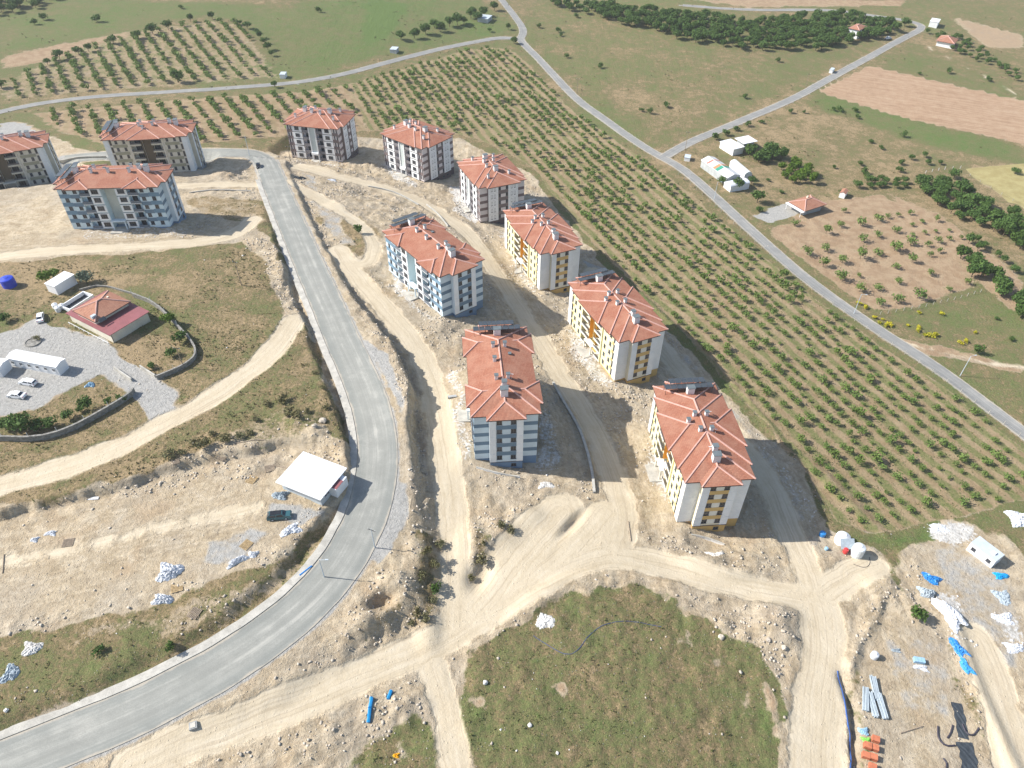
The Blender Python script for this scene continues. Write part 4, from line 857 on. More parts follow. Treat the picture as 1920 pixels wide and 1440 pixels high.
# ------------------------------------------------------------------ vegetation
def crown(n, rx, rz, z0, leaf, seed, lobes=5, fill=.35):
    "leaf-sized faces spread through a lobed crown -> (N*4,3) corners"
    r = np.random.default_rng(seed); L = []
    for k in range(lobes):
        a = r.uniform(0, 6.28); q = r.uniform(.25, .62) * rx if lobes > 1 else 0
        L.append((q * math.cos(a), q * math.sin(a), z0 + rz * r.uniform(.75, 1.35), r.uniform(.45, .68) * rx, r.uniform(.5, .8) * rz))
    k = r.integers(0, lobes, n); Lk = np.array(L)[k]
    d = r.normal(size=(n, 3)); d /= np.linalg.norm(d, axis=1)[:, None]
    rad = np.where(r.random(n) < fill, r.uniform(.3, .9, n), r.uniform(.82, 1.12, n))
    c = np.stack([Lk[:, 0] + d[:, 0] * Lk[:, 3] * rad, Lk[:, 1] + d[:, 1] * Lk[:, 3] * rad, Lk[:, 2] + d[:, 2] * Lk[:, 4] * rad], 1)
    c[:, 2] = np.maximum(c[:, 2], z0 * .6)
    nn = d + r.normal(size=(n, 3)) * .7; nn /= np.linalg.norm(nn, axis=1)[:, None]
    t = np.cross(nn, r.normal(size=(n, 3))); t /= np.linalg.norm(t, axis=1)[:, None]; b = np.cross(nn, t)
    s_ = leaf * r.uniform(.6, 1.35, (n, 1)); t, b = t * s_, b * s_ * r.uniform(.5, .9, (n, 1))
    return np.stack([c - t - b * .6, c + t * .3 - b, c + t + b * .6, c - t * .4 + b], 1).reshape(-1, 3)
def quads_mesh(name, V, mat):
    me = bpy.data.meshes.new(name); n = len(V) // 4
    me.vertices.add(len(V)); me.vertices.foreach_set('co', V.astype(np.float32).ravel())
    me.loops.add(len(V)); me.loops.foreach_set('vertex_index', np.arange(len(V), dtype=np.int32))
    me.polygons.add(n); me.polygons.foreach_set('loop_start', np.arange(0, len(V), 4, dtype=np.int32)); me.update(); me.materials.append(mat); return me
def trunk_mesh(h, r0, br, seed, spread):
    r = np.random.default_rng(seed); m = MB(); top = Vector((r.normal() * .05 * h, r.normal() * .05 * h, h * .45))
    m.cyl((0, 0, -.35), top, r0, r0 * .7, 7)
    for k in range(br):
        a = 6.28 * k / br + r.uniform(-.4, .4); e = Vector((math.cos(a) * spread * r.uniform(.4, .8), math.sin(a) * spread * r.uniform(.4, .8), h * r.uniform(.7, 1.05)))
        mid = top.lerp(e, .5) + Vector((0, 0, -.08 * h)); m.cyl(top, mid, r0 * .55, r0 * .38, 5, False).cyl(mid, e, r0 * .38, r0 * .12, 5)
    return m.mesh('trunk', BARK)
KIND = {}
def tree_kind(key, variants, n, rx, rz, z0, leaf, mat, lobes, tr, br, fill=.35):
    KIND[key] = [(quads_mesh('crown', crown(n, rx, rz, z0, leaf, 1000 + 37 * v + hash_(key), lobes, fill), mat), trunk_mesh(z0 + rz, tr, br, 50 + v + hash_(key), rx)) for v in range(variants)]
def hash_(s): return sum(ord(c) * (i + 3) for i, c in enumerate(s)) % 997
tree_kind('orchard', 10, 150, 1.2, .82, .42, .19, LEAF_O, 7, .06, 6, .5)
tree_kind('round', 6, 460, 1.9, 1.25, 1.0, .27, LEAF_D, 7, .13, 5)
tree_kind('big', 6, 900, 3.0, 1.9, 1.6, .36, LEAF_D, 9, .22, 6)
tree_kind('bright', 4, 620, 2.2, 1.6, 1.2, .30, LEAF_B, 7, .15, 5)
tree_kind('grey', 3, 900, 2.6, 1.7, .9, .26, LEAF_G, 8, .2, 6)
tree_kind('bush', 6, 240, 1.15, .7, .25, .17, LEAF_D, 5, .06, 4)
tree_kind('scrub', 5, 190, 1.1, .55, .15, .16, LEAF_S, 5, .04, 4)
tree_kind('blossom', 3, 120, .75, .4, .15, .15, FLOWER, 4, .03, 3)
NT = [0]
def plant(kind, x, y, s_, name, label, cat, group, z=None):
    v = KIND[kind]; NT[0] += 1; c, t = v[NT[0] * 7 % len(v)]
    z = float(zt(x, y)) if z is None else z
    o = empty(name, (x, y, z - .02), random.uniform(0, 6.28), label, cat, group)
    k = s_ * random.uniform(.9, 1.1); o.scale = (k * random.uniform(.8, 1.2), k, k * random.uniform(.8, 1.2))
    ob('trunk', t, o); ob('crown', c, o); return o
ORD = 'first second third fourth fifth sixth seventh eighth ninth tenth eleventh twelfth thirteenth fourteenth fifteenth sixteenth seventeenth eighteenth nineteenth twentieth'.split()
def plants(kind, pts, s_, name, label, cat, group, jit=.15):
    order = {p: i for i, p in enumerate(sorted(pts))}
    for q, p in zip(pts, gps(pts)):
        lab = label if len(pts) == 1 or len(pts) > 20 else label + ', ' + ORD[order[q]] + ' from the left'
        plant(kind, p[0], p[1], s_ * random.uniform(1 - jit, 1 + jit), name, lab, cat, group)
def fill(poly, sp, jit=.35):
    P = W(poly); x0, y0 = P.min(0); x1, y1 = P.max(0); a, b = np.meshgrid(np.arange(x0, x1, sp), np.arange(y0, y1, sp)); a[::2] += sp / 2
    a, b = a.ravel() + rng.normal(size=a.size) * sp * jit, b.ravel() + rng.normal(size=a.size) * sp * jit
    return np.stack([a, b], 1)[sd_poly(P, a, b) < 0]
def rows(poly, ang, sp_row, sp_tree, drop, seed, margin=1.5, jit=.3):
    P = W(poly); r = np.random.default_rng(seed); c, s_ = math.cos(ang), math.sin(ang); Q = P @ np.array([[c, -s_], [s_, c]])
    u = np.arange(Q[:, 0].min(), Q[:, 0].max(), sp_tree); v = np.arange(Q[:, 1].min() + 1, Q[:, 1].max(), sp_row)
    U, V = np.meshgrid(u, v); U = U + r.normal(size=U.shape) * jit * 1.6 + r.uniform(0, sp_tree, (len(v), 1)); V = V + r.normal(size=U.shape) * jit
    U, V = U.ravel(), V.ravel(); p = np.stack([U * c - V * s_, U * s_ + V * c], 1)
    gap = fbm(p[:, 0], p[:, 1], 18, 2, seed) * .35
    k = (sd_poly(P, p[:, 0], p[:, 1]) < -margin) & (r.random(len(p)) > drop + gap)
    return p[k]
def in_view(p, z=0., m=20):
    q = np.c_[p, np.full(len(p), z) - HC] @ RC.T
    u, v = 960 + FPX * q[:, 0] / q[:, 2], 720 + FPX * q[:, 1] / q[:, 2]
    return (u > -m) & (u < 1920 + m) & (v > -m) & (v < 1440 + m)
def dir_of(a, b): p = W([a, b]); return math.atan2(p[1][1] - p[0][1], p[1][0] - p[0][0])
om = rows(ORCH_MAIN, R_(-67.5), 4.8, 3.5, .11, 11, jit=.36); om = om[in_view(om, -8)]; om = om[np.argsort(om[:, 1])]
for x, y in om[:300]:
    plant('orchard', x, y, float(np.clip(rng.normal(.97, .26), .4, 1.8)), 'orchard_tree', 'small green fruit tree in the near rows of the big orchard beside the building site', 'tree', 'fruit trees of the big orchard')
p2 = rows(ORCH_L2, dir_of((103, 215), (113, 247)), 7.4, 2.7, .10, 12, jit=.2); p2 = p2[in_view(p2)]
p1 = rows(ORCH_L1, dir_of((185, 88), (228, 163)), 7.2, 2.7, .12, 13, jit=.2); p1 = p1[in_view(p1)]
rest = np.r_[om[300:], p2, p1]; zr_ = zt(rest[:, 0], rest[:, 1]); BUF = []
lowc = [crown(90, 1.2, .85, .42, .27, 3000 + i, 5, .3) for i in range(8)]
for i, (x, y) in enumerate(rest):
    k = float(np.clip(rng.normal(1.0, .28), .4, 1.8)) * (1.0 if i < len(om) - 300 else 1.12); a = rng.uniform(0, 6.28); v = lowc[i % 8] * k; c, s_ = math.cos(a), math.sin(a)
    BUF.append(np.stack([v[:, 0] * c - v[:, 1] * s_ + x, v[:, 0] * s_ + v[:, 1] * c + y, v[:, 2] + zr_[i]], 1))
o = ob('orchard_trees', quads_mesh('orchard_trees', np.concatenate(BUF), LEAF_O)); tag(o, 'rows of small fruit trees in the far part of the big orchard and the orchards at upper left', 'orchard', kind='stuff')
g = fill([(1000, 5), (1100, 10), (1280, 30), (1400, 45), (1560, 28), (1660, 40), (1705, 52), (1640, 75), (1540, 96), (1380, 94), (1280, 77), (1150, 42), (1050, 17)], 6.4, .2); g = g[in_view(g, -9)]
for x, y in g[:299]: plant('big', x, y, random.uniform(.8, 1.12), 'grove_tree', 'dark leafy tree in the dense grove along the top right', 'tree', 'trees of the dense grove')
for P, sp, kd, lab, gr in [([(1715, 345), (1760, 338), (1830, 362), (1850, 392), (1842, 432), (1800, 412), (1745, 392)], 5.2, 'big', 'dark tree in the thicket above the red soil plot', 'upper right thicket'),
                       ([(1855, 400), (1900, 405), (1930, 470), (1890, 465), (1860, 440)], 5.2, 'big', 'dark tree in the clump at the right edge below the wheat field', 'right edge clump'),
                       ([(1782, 478), (1820, 480), (1890, 540), (1885, 562), (1830, 530)], 4.6, 'big', 'dark tree in the hedge between red soil plot and strip field', 'hedge between the plots'),
                       ([(1888, 552), (1940, 548), (1940, 610), (1900, 590)], 4.6, 'big', 'dark tree in the corner clump at the right edge', 'corner clump'),
                       ([(1735, 62), (1800, 72), (1860, 105), (1930, 150), (1930, 165), (1850, 125), (1770, 92)], 6, 'round', 'tree in the belt beside the far red roofed house', 'belt by the far house'),
                       ([(-40, -20), (130, -15), (100, 8), (40, 25), (-40, 36)], 7, 'big', 'dark tree in the wood at the top left corner', 'top left wood'),
                       ([(1395, 285), (1460, 288), (1470, 308), (1420, 312)], 4.4, 'big', 'dark tree beside the white farm sheds', 'trees by the farm sheds'),
                       ([(1460, 310), (1500, 305), (1530, 330), (1540, 345), (1500, 352), (1465, 335)], 4.4, 'bright', 'bright green tree in the farm garden', 'bright garden trees'),
                       ([(1590, 350), (1650, 338), (1690, 335), (1720, 350), (1640, 360)], 4.2, 'round', 'small tree in the hedge by the orange roofed hut', 'hedge by the hut'),
                       ([(1800, 445), (1850, 455), (1900, 500), (1900, 520), (1840, 480)], 5, 'round', 'leafy tree behind the hedge of the red soil plot', 'trees behind the hedge')]:
    for x, y in fill(P, sp, .22): plant(kd, x, y, random.uniform(.75, 1.05), 'grove_tree' if kd == 'big' else 'garden_tree', lab, 'tree', gr)
k4 = [(865, 405), (720, 445), (590, 480), (990, 510), (1145, 605), (1000, 650), (860, 555), (720, 590), (580, 620), (430, 655), (285, 555), (145, 590), (275, 685), (420, 795), (560, 770), (885, 825), (865, 700), (1150, 755), (1300, 880), (1445, 830), (575, 890), (715, 875), (735, 1000), (880, 980), (1045, 945), (300, 415), (410, 360), (580, 350), (440, 240), (720, 310), (40, 345)]
k5 = [(885, 275), (985, 260), (800, 290), (1085, 330), (1000, 355), (1100, 420), (1190, 405), (1195, 315), (1305, 400), (1000, 440), (1215, 490), (1305, 470), (1125, 520), (1220, 570), (1400, 460), (1490, 440)]
plants('orchard', [(1480 + a / 4.364, 340 + b / 4.364 + 3) for a, b in k4], 1.5, 'plot_tree', 'round young tree on the reddish plot beside the village road', 'tree', 'young trees on the reddish plot', .35)
plants('orchard', [(1480 + a / 4.364, 340 + b / 4.364 + 3) for a, b in k5], 1.05, 'plot_tree', 'small tree on the ploughed strip below the dark thicket', 'tree', 'small trees on the ploughed strip', .25)
plants('bush', [(1010, 52), (1047, 61), (1053, 68), (1080, 33), (1062, 108), (1203, 209), (1218, 213), (1248, 202), (1127, 128), (1458, 116), (1397, 185)], 1.5, 'field_bush', 'dark bush on the sloping pasture inside the road fork', 'bush', 'bushes on the pasture in the fork', .3)
plants('bush', [(1563, 208), (1574, 209), (1603, 209), (1608, 222), (1507, 212), (1483, 212), (1427, 231), (1380, 245), (1400, 237), (1360, 253), (1340, 262), (1633, 268), (1652, 280), (1693, 257), (1613, 310), (1622, 328), (1563, 316), (1690, 309), (1687, 323)], 1.5, 'field_bush', 'dark bush on the dry pasture below the ploughed field', 'bush', 'bushes on the dry pasture', .3)
plants('round', [(1708, 300), (1732, 295), (1738, 308), (1762, 308)], .8, 'field_bush', 'leafy bush in the cluster left of the wheat field', 'bush', 'bush cluster by the wheat field', .2)
plants('round', [(1788, 335)], 1.1, 'field_bush', 'single round dark bush standing left of the wheat field', 'bush', None, .05)
plants('round', [(1903, 326)], .95, 'field_bush', 'single dark bush inside the yellow wheat field', 'bush', None, .05)
plants('bush', [(1723, 140), (1777, 138), (1853, 152)], 1.6, 'field_bush', 'dark bush on the green field above the ploughed one', 'bush', 'bushes above the ploughed field', .2)
plants('bush', [(1832, 662)], 1.9, 'field_bush', 'large dark bush on the strip field at the right', 'bush', None, .05); plants('bush', [(1868, 600), (1895, 638)], .9, 'field_bush', 'small dark bush on the strip field at the right', 'bush', 'small bushes on the strip field')
plants('round', [(90, 122), (112, 112), (148, 102), (167, 97), (213, 83), (258, 72), (287, 64), (317, 57), (358, 41), (398, 36)], 1.35, 'hedge_tree', 'round dark tree along the upper edge of the left orchard', 'tree', 'trees edging the left orchard', .2)
plants('big', [(334, 155)], .95, 'hedge_tree', 'single large dark tree inside the upper left orchard', 'tree', None, .03); plants('big', [(3, 165)], .8, 'hedge_tree', 'dark tree at the left edge above the village road', 'tree', None, .03)
plants('round', [(450, 46), (465, 54), (480, 62), (488, 72), (497, 82), (503, 94), (510, 105)], 1.05, 'hedge_tree', 'tree in the hedge at the right edge of the left orchard', 'tree', 'hedge right of the left orchard', .12)
plants('round', [(515, 164)], .9, 'hedge_tree', 'lone small tree beside the village road at upper left', 'tree', None, .03)
plants('bush', [(182, 42), (65, 46), (83, 38), (340, 16), (598, 23)], 1.8, 'field_bush', 'dark bush on the green upper left field', 'bush', 'bushes on the upper left field', .25)
plants('big', [(752, 75), (777, 72), (798, 64), (825, 60), (843, 50), (858, 47), (870, 45), (883, 34), (907, 30), (927, 20), (895, 40), (815, 52)], 1.0, 'walnut_tree', 'broad tree in the row above the road junction', 'tree', 'tree row above the road junction', .12)
plants('round', [(918, 60), (953, 56)], 1.0, 'field_bush', 'small tree on the verge left of the road junction', 'tree', 'small trees by the junction'); plants('big', [(964, 82)], .72, 'walnut_tree', 'dark round tree standing right at the road junction', 'tree', None, .02)
plants('round', [(1354, 346), (1382, 356), (1408, 346)], 1.15, 'garden_tree', 'dark tree in front of the striped roof barn', 'tree', 'trees in front of the barn', .2); plants('round', [(1420, 380)], 1.35, 'garden_tree', 'lone dark round tree between barn and pavilion', 'tree', None, .03)
plants('bush', [(1465, 362), (1440, 340), (1423, 398), (1576, 362)], 1.2, 'garden_bush', 'low bush in the farm garden', 'bush', 'bushes in the farm garden')
plants('grey', [(163, 530)], .95, 'garden_tree', 'silvery grey round tree right of the white box shed', 'tree', None, .02); plants('bright', [(88, 528)], .95, 'garden_tree', 'bright green tree behind the white box shed', 'tree', None, .02); plants('bright', [(104, 520)], .8, 'garden_tree', 'bright green tree half hidden by the white box shed', 'tree', None, .02)
plants('bright', [(320, 610)], .95, 'garden_tree', 'spreading green shrub beside the red roofed farmhouse', 'tree', None, .02); plants('round', [(337, 642)], 1.05, 'garden_tree', 'dark round tree inside the bend of the garden wall', 'tree', None, .02); plants('round', [(323, 668)], .85, 'garden_tree', 'dark tree casting shade near the corner of the garden wall', 'tree', None, .02)
plants('bush', [(285, 690)], 1.2, 'garden_bush', 'green bush near the garden gate wall', 'bush', None); plants('bush', [(13, 603)], 1.6, 'garden_bush', 'small round bush in the grass left of the white sedan', 'bush', None)
plants('big', [(45, 805)], .95, 'garden_tree', 'biggest dark tree behind the curved stone wall', 'tree', None, .02); plants('round', [(12, 805), (100, 800), (75, 806), (130, 785), (165, 768)], 1.0, 'garden_tree', 'shrubby tree along the inside of the curved stone wall', 'tree', 'shrubs along the curved wall', .2)
plants('bush', [(230, 750), (205, 757), (150, 772)], 1.1, 'garden_bush', 'low bush on the grassy wedge above the curved wall', 'bush', 'bushes on the grassy wedge')
plants('round', [(1717, 1160)], 1.05, 'site_tree', 'bright round tree alone beside the bank of the storage yard', 'tree', None, .02); plants('bush', [(818, 1108)], 1.15, 'site_bush', 'small green tree casting a long shadow beside the sandy track', 'bush', None, .02)
plants('bush', [(185, 1222)], 1.1, 'site_bush', 'dark bush on the bank above the road, left one', 'bush', None); plants('bush', [(318, 1218)], .9, 'site_bush', 'pale bush on the bank above the road, right one', 'bush', None); plants('bush', [(672, 437)], 1.5, 'site_bush', 'dark low bush on the grass patch left of the blue block', 'bush', None)
plants('blossom', [(1640, 597), (1655, 600), (1660, 612), (1648, 606), (1668, 611), (1720, 622), (1735, 630), (1745, 632), (1722, 616), (1752, 630), (1610, 570), (1622, 578), (1702, 612), (1800, 645), (1810, 642), (1722, 588), (1765, 590), (1828, 625)], 1.2, 'blossom_bush', 'yellow flowering bush beside the village road', 'bush', 'yellow flowering bushes', .3)
plants('scrub', [(540, 775), (556, 782), (575, 772), (470, 812), (450, 818), (420, 830), (380, 838), (345, 850), (315, 855), (590, 700), (605, 730), (500, 760), (530, 750), (615, 765), (400, 815), (365, 830), (480, 790)], 1.3, 'scrub_bush', 'olive scrub on the verge between dirt road and platform', 'bush', 'scrub along the dirt road', .35)
plants('scrub', [(800, 1040), (815, 1065), (790, 1085), (810, 1130), (800, 1160), (780, 1150), (825, 1020), (770, 1170), (900, 1050), (885, 1085), (905, 1020), (960, 995), (940, 985)], 1.0, 'scrub_bush', 'dull scrub on the slopes beside the sandy tracks', 'bush', 'scrub on the slopes', .35)

# ------------------------------------------------------------------ countless small stuff
def scatter(n, x0, x1, y0, y1, dens, seed):
    r = np.random.default_rng(seed); p = np.stack([r.uniform(x0, x1, n), r.uniform(y0, y1, n)], 1)
    k = r.random(n) < dens(p[:, 0], p[:, 1]); return p[k]
g2 = lambda a: (lambda x, y: field_at(a, x, y))
def tufts(name, label, pts, mat, lo, hi, seed, blades=5):
    r = np.random.default_rng(seed); n = len(pts); z = zt(pts[:, 0], pts[:, 1]); out = []
    for b in range(blades):
        a = r.uniform(0, 6.28, n); h = r.uniform(lo, hi, n); wd = h * r.uniform(.5, .9, n); lean = r.uniform(.1, .8, n) * h; a2 = a + r.uniform(.6, 2.4, n)
        c = np.stack([pts[:, 0], pts[:, 1], z - .03], 1) + np.stack([np.cos(a2), np.sin(a2), 0 * a], 1) * (h * .3)[:, None]
        u = np.stack([np.cos(a), np.sin(a), 0 * a], 1) * (wd / 2)[:, None]; t = np.stack([np.cos(a2), np.sin(a2), 0 * a], 1) * lean[:, None] + np.array([0, 0, 1]) * h[:, None] * .8
        out.append(np.stack([c - u, c + u, c + u * .5 + t, c - u * .5 + t], 1))
    V = np.stack(out, 1).reshape(-1, 3); o = ob(name, quads_mesh(name, V, mat)); tag(o, label, 'weeds', kind='stuff')
dg = lambda x, y: np.clip(field_at(grass, x, y) - .25, 0, 1) * (.35 + .65 * (fbm(x, y, 6, 3, 501) > 0)) * (field_at(red, x, y) < .3)
tufts('green_weeds', 'low green weeds and grass tufts over the meadows', scatter(26000, -120, 90, 48, 170, lambda x, y: dg(x, y) * (.3 + .7 * field_at(green, x, y)), 21), WEED_G, .12, .34, 31)
tufts('dry_weeds', 'dry straw coloured tufts over the meadows', scatter(22000, -120, 90, 48, 170, lambda x, y: dg(x, y) * (.9 - .6 * field_at(green, x, y)), 22), WEED_D, .10, .28, 32)
tufts('hill_scrub', 'dull scrub and tall weeds on the hill beside the red roofed farmhouse', scatter(14000, -150, -30, 90, 240, lambda x, y: dg(x, y) * (fbm(x, y, 11, 3, 77) > .05), 23), LEAF_S, .15, .45, 33)
tufts('orchard_weeds', 'weeds between the orchard rows', scatter(26000, -20, 150, 100, 330, lambda x, y: field_at(orc, x, y) * .7 * (fbm(x, y, 5, 3, 502) > -.05), 24), WEED_G, .12, .35, 34, 4)
tufts('field_weeds', 'bushy weeds scattered on the pastures', scatter(9000, -330, 420, 240, 560, lambda x, y: dg(x, y) * (fbm(x, y, 16, 3, 503) > .15) * .8, 25), LEAF_S, .3, .8, 35, 4)
def stones(name, label, pts, mat, lo, hi, seed):
    r = np.random.default_rng(seed); n = len(pts); z = zt(pts[:, 0], pts[:, 1]); s_ = lo * (hi / lo) ** (r.random(n) ** 2.2)
    base = np.array([(x, y, q) for q in (-1, 1) for y in (-1, 1) for x in (-1, 1)], float) * .5
    V = base[None] * r.uniform(.55, 1.2, (n, 8, 3)) * np.stack([s_ * r.uniform(.7, 1.5, n), s_, s_ * r.uniform(.4, .8, n)], 1)[:, None]
    a = r.uniform(0, 6.28, n); c, q = np.cos(a)[:, None], np.sin(a)[:, None]
    V = np.stack([V[..., 0] * c - V[..., 1] * q, V[..., 0] * q + V[..., 1] * c, V[..., 2]], -1) + np.stack([pts[:, 0], pts[:, 1], z + s_ * .12], 1)[:, None]
    F = np.array([(0, 2, 3, 1), (4, 5, 7, 6), (0, 1, 5, 4), (2, 6, 7, 3), (0, 4, 6, 2), (1, 3, 7, 5)])
    F = (F[None] + 8 * np.arange(n)[:, None, None]).reshape(-1, 4)
    me = bpy.data.meshes.new(name); me.vertices.add(n * 8); me.vertices.foreach_set('co', V.astype(np.float32).ravel()); me.loops.add(F.size); me.loops.foreach_set('vertex_index', F.astype(np.int32).ravel())
    me.polygons.add(len(F)); me.polygons.foreach_set('loop_start', np.arange(0, F.size, 4, dtype=np.int32)); me.update(); me.materials.append(mat)
    return tag(ob(name, me), label, 'rubble', kind='stuff')
bank = np.exp(-((sd_poly(COR, X, Y, 30.) - 1.) / 3.5) ** 2)
lmk = lump_mask(X, Y)
bare = lambda x, y: (1 - field_at(grass, x, y)) * (field_at(TM, x, y) < .25) * (field_at(rm, x, y) < .1) * (field_at(red, x, y) < .3) * (field_at(plo, x, y) < .3)
stones('earth_clods', 'loose stones and clods on the bare earth of the site', scatter(150000, -110, 100, 48, 300, lambda x, y: bare(x, y) * np.clip((.05 + .75 * (fbm(x, y, 9, 3, 504) > .12)) * (field_at(rough, x, y) > .3) + .9 * field_at(bank, x, y) + .03 + .45 * np.clip(field_at(berm, x, y), 0, 1) * (fbm(x, y, 4, 2, 505) > 0) + .5 * (field_at(lmk, x, y) > .35), 0, 1) * (1 - .7 * (field_at(grass, x, y) > .5)), 26), STONE, .09, .55, 36)
stones('white_rubble', 'pale rubble and plaster scraps round the building fronts', scatter(60000, -150, 110, 55, 330, lambda x, y: np.clip(field_at(white, x, y) * 1.0, 0, 1), 27), STONEP, .08, .5, 37)
stones('meadow_stones', 'pale stones lying in the grass', scatter(2200, -110, 90, 48, 240, lambda x, y: dg(x, y) * .35, 28), STONEP, .12, .55, 38)

# ------------------------------------------------------------------ village and site objects
def rect_px(pts, h, ground=None):
    "roof corner pixels (in order) at height h over the ground -> centre, yaw, length along first edge, width, ground z"
    c = np.mean(pts, axis=0); zg = 0.
    for _ in range(10):
        x, y = unproj(c[0], c[1], zg + h); zg = float(zt(x, y)) if ground is None else ground
    q = np.stack(unproj([p[0] for p in pts], [p[1] for p in pts], zg + h), 1)
    e = (q[1] - q[0]) + (q[2] - q[3]); f = (q[2] - q[1]) + (q[3] - q[0]); yaw = math.atan2(e[1], e[0])
    n = np.array([-math.sin(yaw), math.cos(yaw)])
    m = q.mean(0); return m[0], m[1], yaw, math.hypot(*e) / 2, abs((f / 2) @ n), zg
def base_lo(x, y, yaw, l, w_):
    c, s_ = math.cos(yaw), math.sin(yaw)
    return min(float(zt(x + a * l / 2 * c - b * w_ / 2 * s_, y + a * l / 2 * s_ + b * w_ / 2 * c)) for a in (-1, 1) for b in (-1, 1))
def gable(m, x0, x1, y0, y1, z, h, t=.12):
    "two-slope roof, ridge along x"
    cy = (y0 + y1) / 2
    for ya, yb in ((y0, cy), (y1, cy)):
        vs = [(x0, ya, z), (x1, ya, z), (x1, yb, z + h), (x0, yb, z + h)]; vs += [(a, b, c + t) for a, b, c in vs]
        fs = [(0, 3, 2, 1), (4, 5, 6, 7), (0, 1, 5, 4), (1, 2, 6, 5), (2, 3, 7, 6), (3, 0, 4, 7)]
        if ya > yb: fs = [f[::-1] for f in fs]
        m.add(vs, fs, [[(vs[i][0], vs[i][1]) for i in f] for f in fs])
    return m
def shed(pts, h, name, label, cat, wallm, roofm, style='gable', rise=1., over=.3, group=None, wins=0, thick=.18):
    x, y, yaw, l, w_, zg = rect_px(pts, h); lo = base_lo(x, y, yaw, l, w_) - zg - .3
    r = empty(name, (x, y, zg), yaw, label, cat, group); a, b = l / 2 - over, w_ / 2 - over
    wl = MB().box(-a, a, -b, b, lo, h - .02)
    if style == 'gable':
        for sx in (-a, a): wl.add([(sx, -b, h - .02), (sx, b, h - .02), (sx, 0, h - .02 + rise * b / (w_ / 2))], [(0, 1, 2)])
    wl.build('wall', wallm, r)
    m = MB()
    if style == 'gable': gable(m, -l / 2, l / 2, -w_ / 2, w_ / 2, h, rise); m.build('roof', roofm, r)
    elif style == 'hip': roof_parts(r, [(-l / 2, l / 2, -w_ / 2, w_ / 2)], rise, h + .2, roofm)
    elif style == 'barrel':
        P = [(w_ / 2 * math.cos(t), rise * math.sin(t)) for t in np.linspace(0, math.pi, 11)]
        vs = [(sx * l / 2, p, h + q) for sx in (-1, 1) for p, q in P]; n = len(P)
        m.add(vs, [(i, i + 1, n + i + 1, n + i) for i in range(n - 1)] + [tuple(range(n))[::-1], tuple(range(n, 2 * n))]).build('roof', roofm, r)
    else: m.box(-l / 2, l / 2, -w_ / 2, w_ / 2, h, h + thick).build('roof', roofm, r)
    for k in range(wins):
        u = -a + (k + .5) * 2 * a / wins
        win(r, E_, u, b, 1.0, .9, 1.0, FRAME_W); win(r, N_, u, b, 1.0, .9, 1.0, FRAME_W)
    return r, l, w_, zg
CRM = pm('cream_wall', (.68, .63, .52), .9, .1, .5); GRW = pm('grey_wall', (.42, .44, .44), .9, .12, .5)
def C5(p): return (p[0] / 6.4, 500 + p[1] / 6.4)
# farmhouse: tiled hip roof between two red metal lean-tos
fh, l, w_, zg = shed([(122.7, 587), (201.6, 545), (278, 585), (206, 631)], 2.9, 'farmhouse', 'farmhouse with orange tiled hip roof between dark red metal lean-to roofs', 'house', CRM, REDM, 'flat', 0, .5, thick=.14)
MB().box(-l * .40, l * .40, -w_ * .12, w_ * .30, 2.9, 4.3).build('upper_wall', CRM, fh)
roof_parts(fh, [(-l * .44, l * .44, -w_ * .17, w_ * .35)], .42, 4.5, TILE2)
for k in range(9): cbox('terrace_post', .12, .12, 1.0, WHITE, fh, (-l / 2 - .8, -w_ * .45 + k * w_ * .11, -.2))
cbox('terrace_rail', .1, w_ * .92, .1, WHITE, fh, (-l / 2 - .8, -w_ * .01, .8)); cbox('roof_tank', 1.3, .9, .8, METALG, fh, (-l * .36, -w_ * .08, 4.7))
o = cbox('water_heater', 2.0, 1.2, .08, SOLAR, fh, (-l * .30, -w_ * .2, 4.5)); o.rotation_euler = (R_(30), 0, 0)
cbox('lean_to_post', .2, .2, 2.8, WOODG, fh, (-l * .45, -w_ * .47, 0)); cbox('chimney', .5, .5, 1.4, CRM, fh, (l * .2, w_ * .1, 4.6))
shed([C5((525, 210)), C5((770, 60)), C5((900, 95)), C5((655, 245))], 3.0, 'box_shed', 'plain white box shed with flat white roof below the trees', 'shed', METALW, METALW, 'flat', 0, .15)
shed([(11, 672), (29.7, 655.5), (122.7, 672.7), (106, 690)][1:] + [(11, 672)], 2.7, 'site_cabin', 'long white site cabin with shallow roof and doors facing the parked cars', 'cabin', METALW, METALW, 'gable', .45, .15, wins=6)
shed([(-30, 668), (12, 674), (2, 693), (-45, 690)], 2.7, 'site_cabin', 'white site cabin cut off by the left edge', 'cabin', METALW, METALW, 'gable', .45, .15, wins=2)
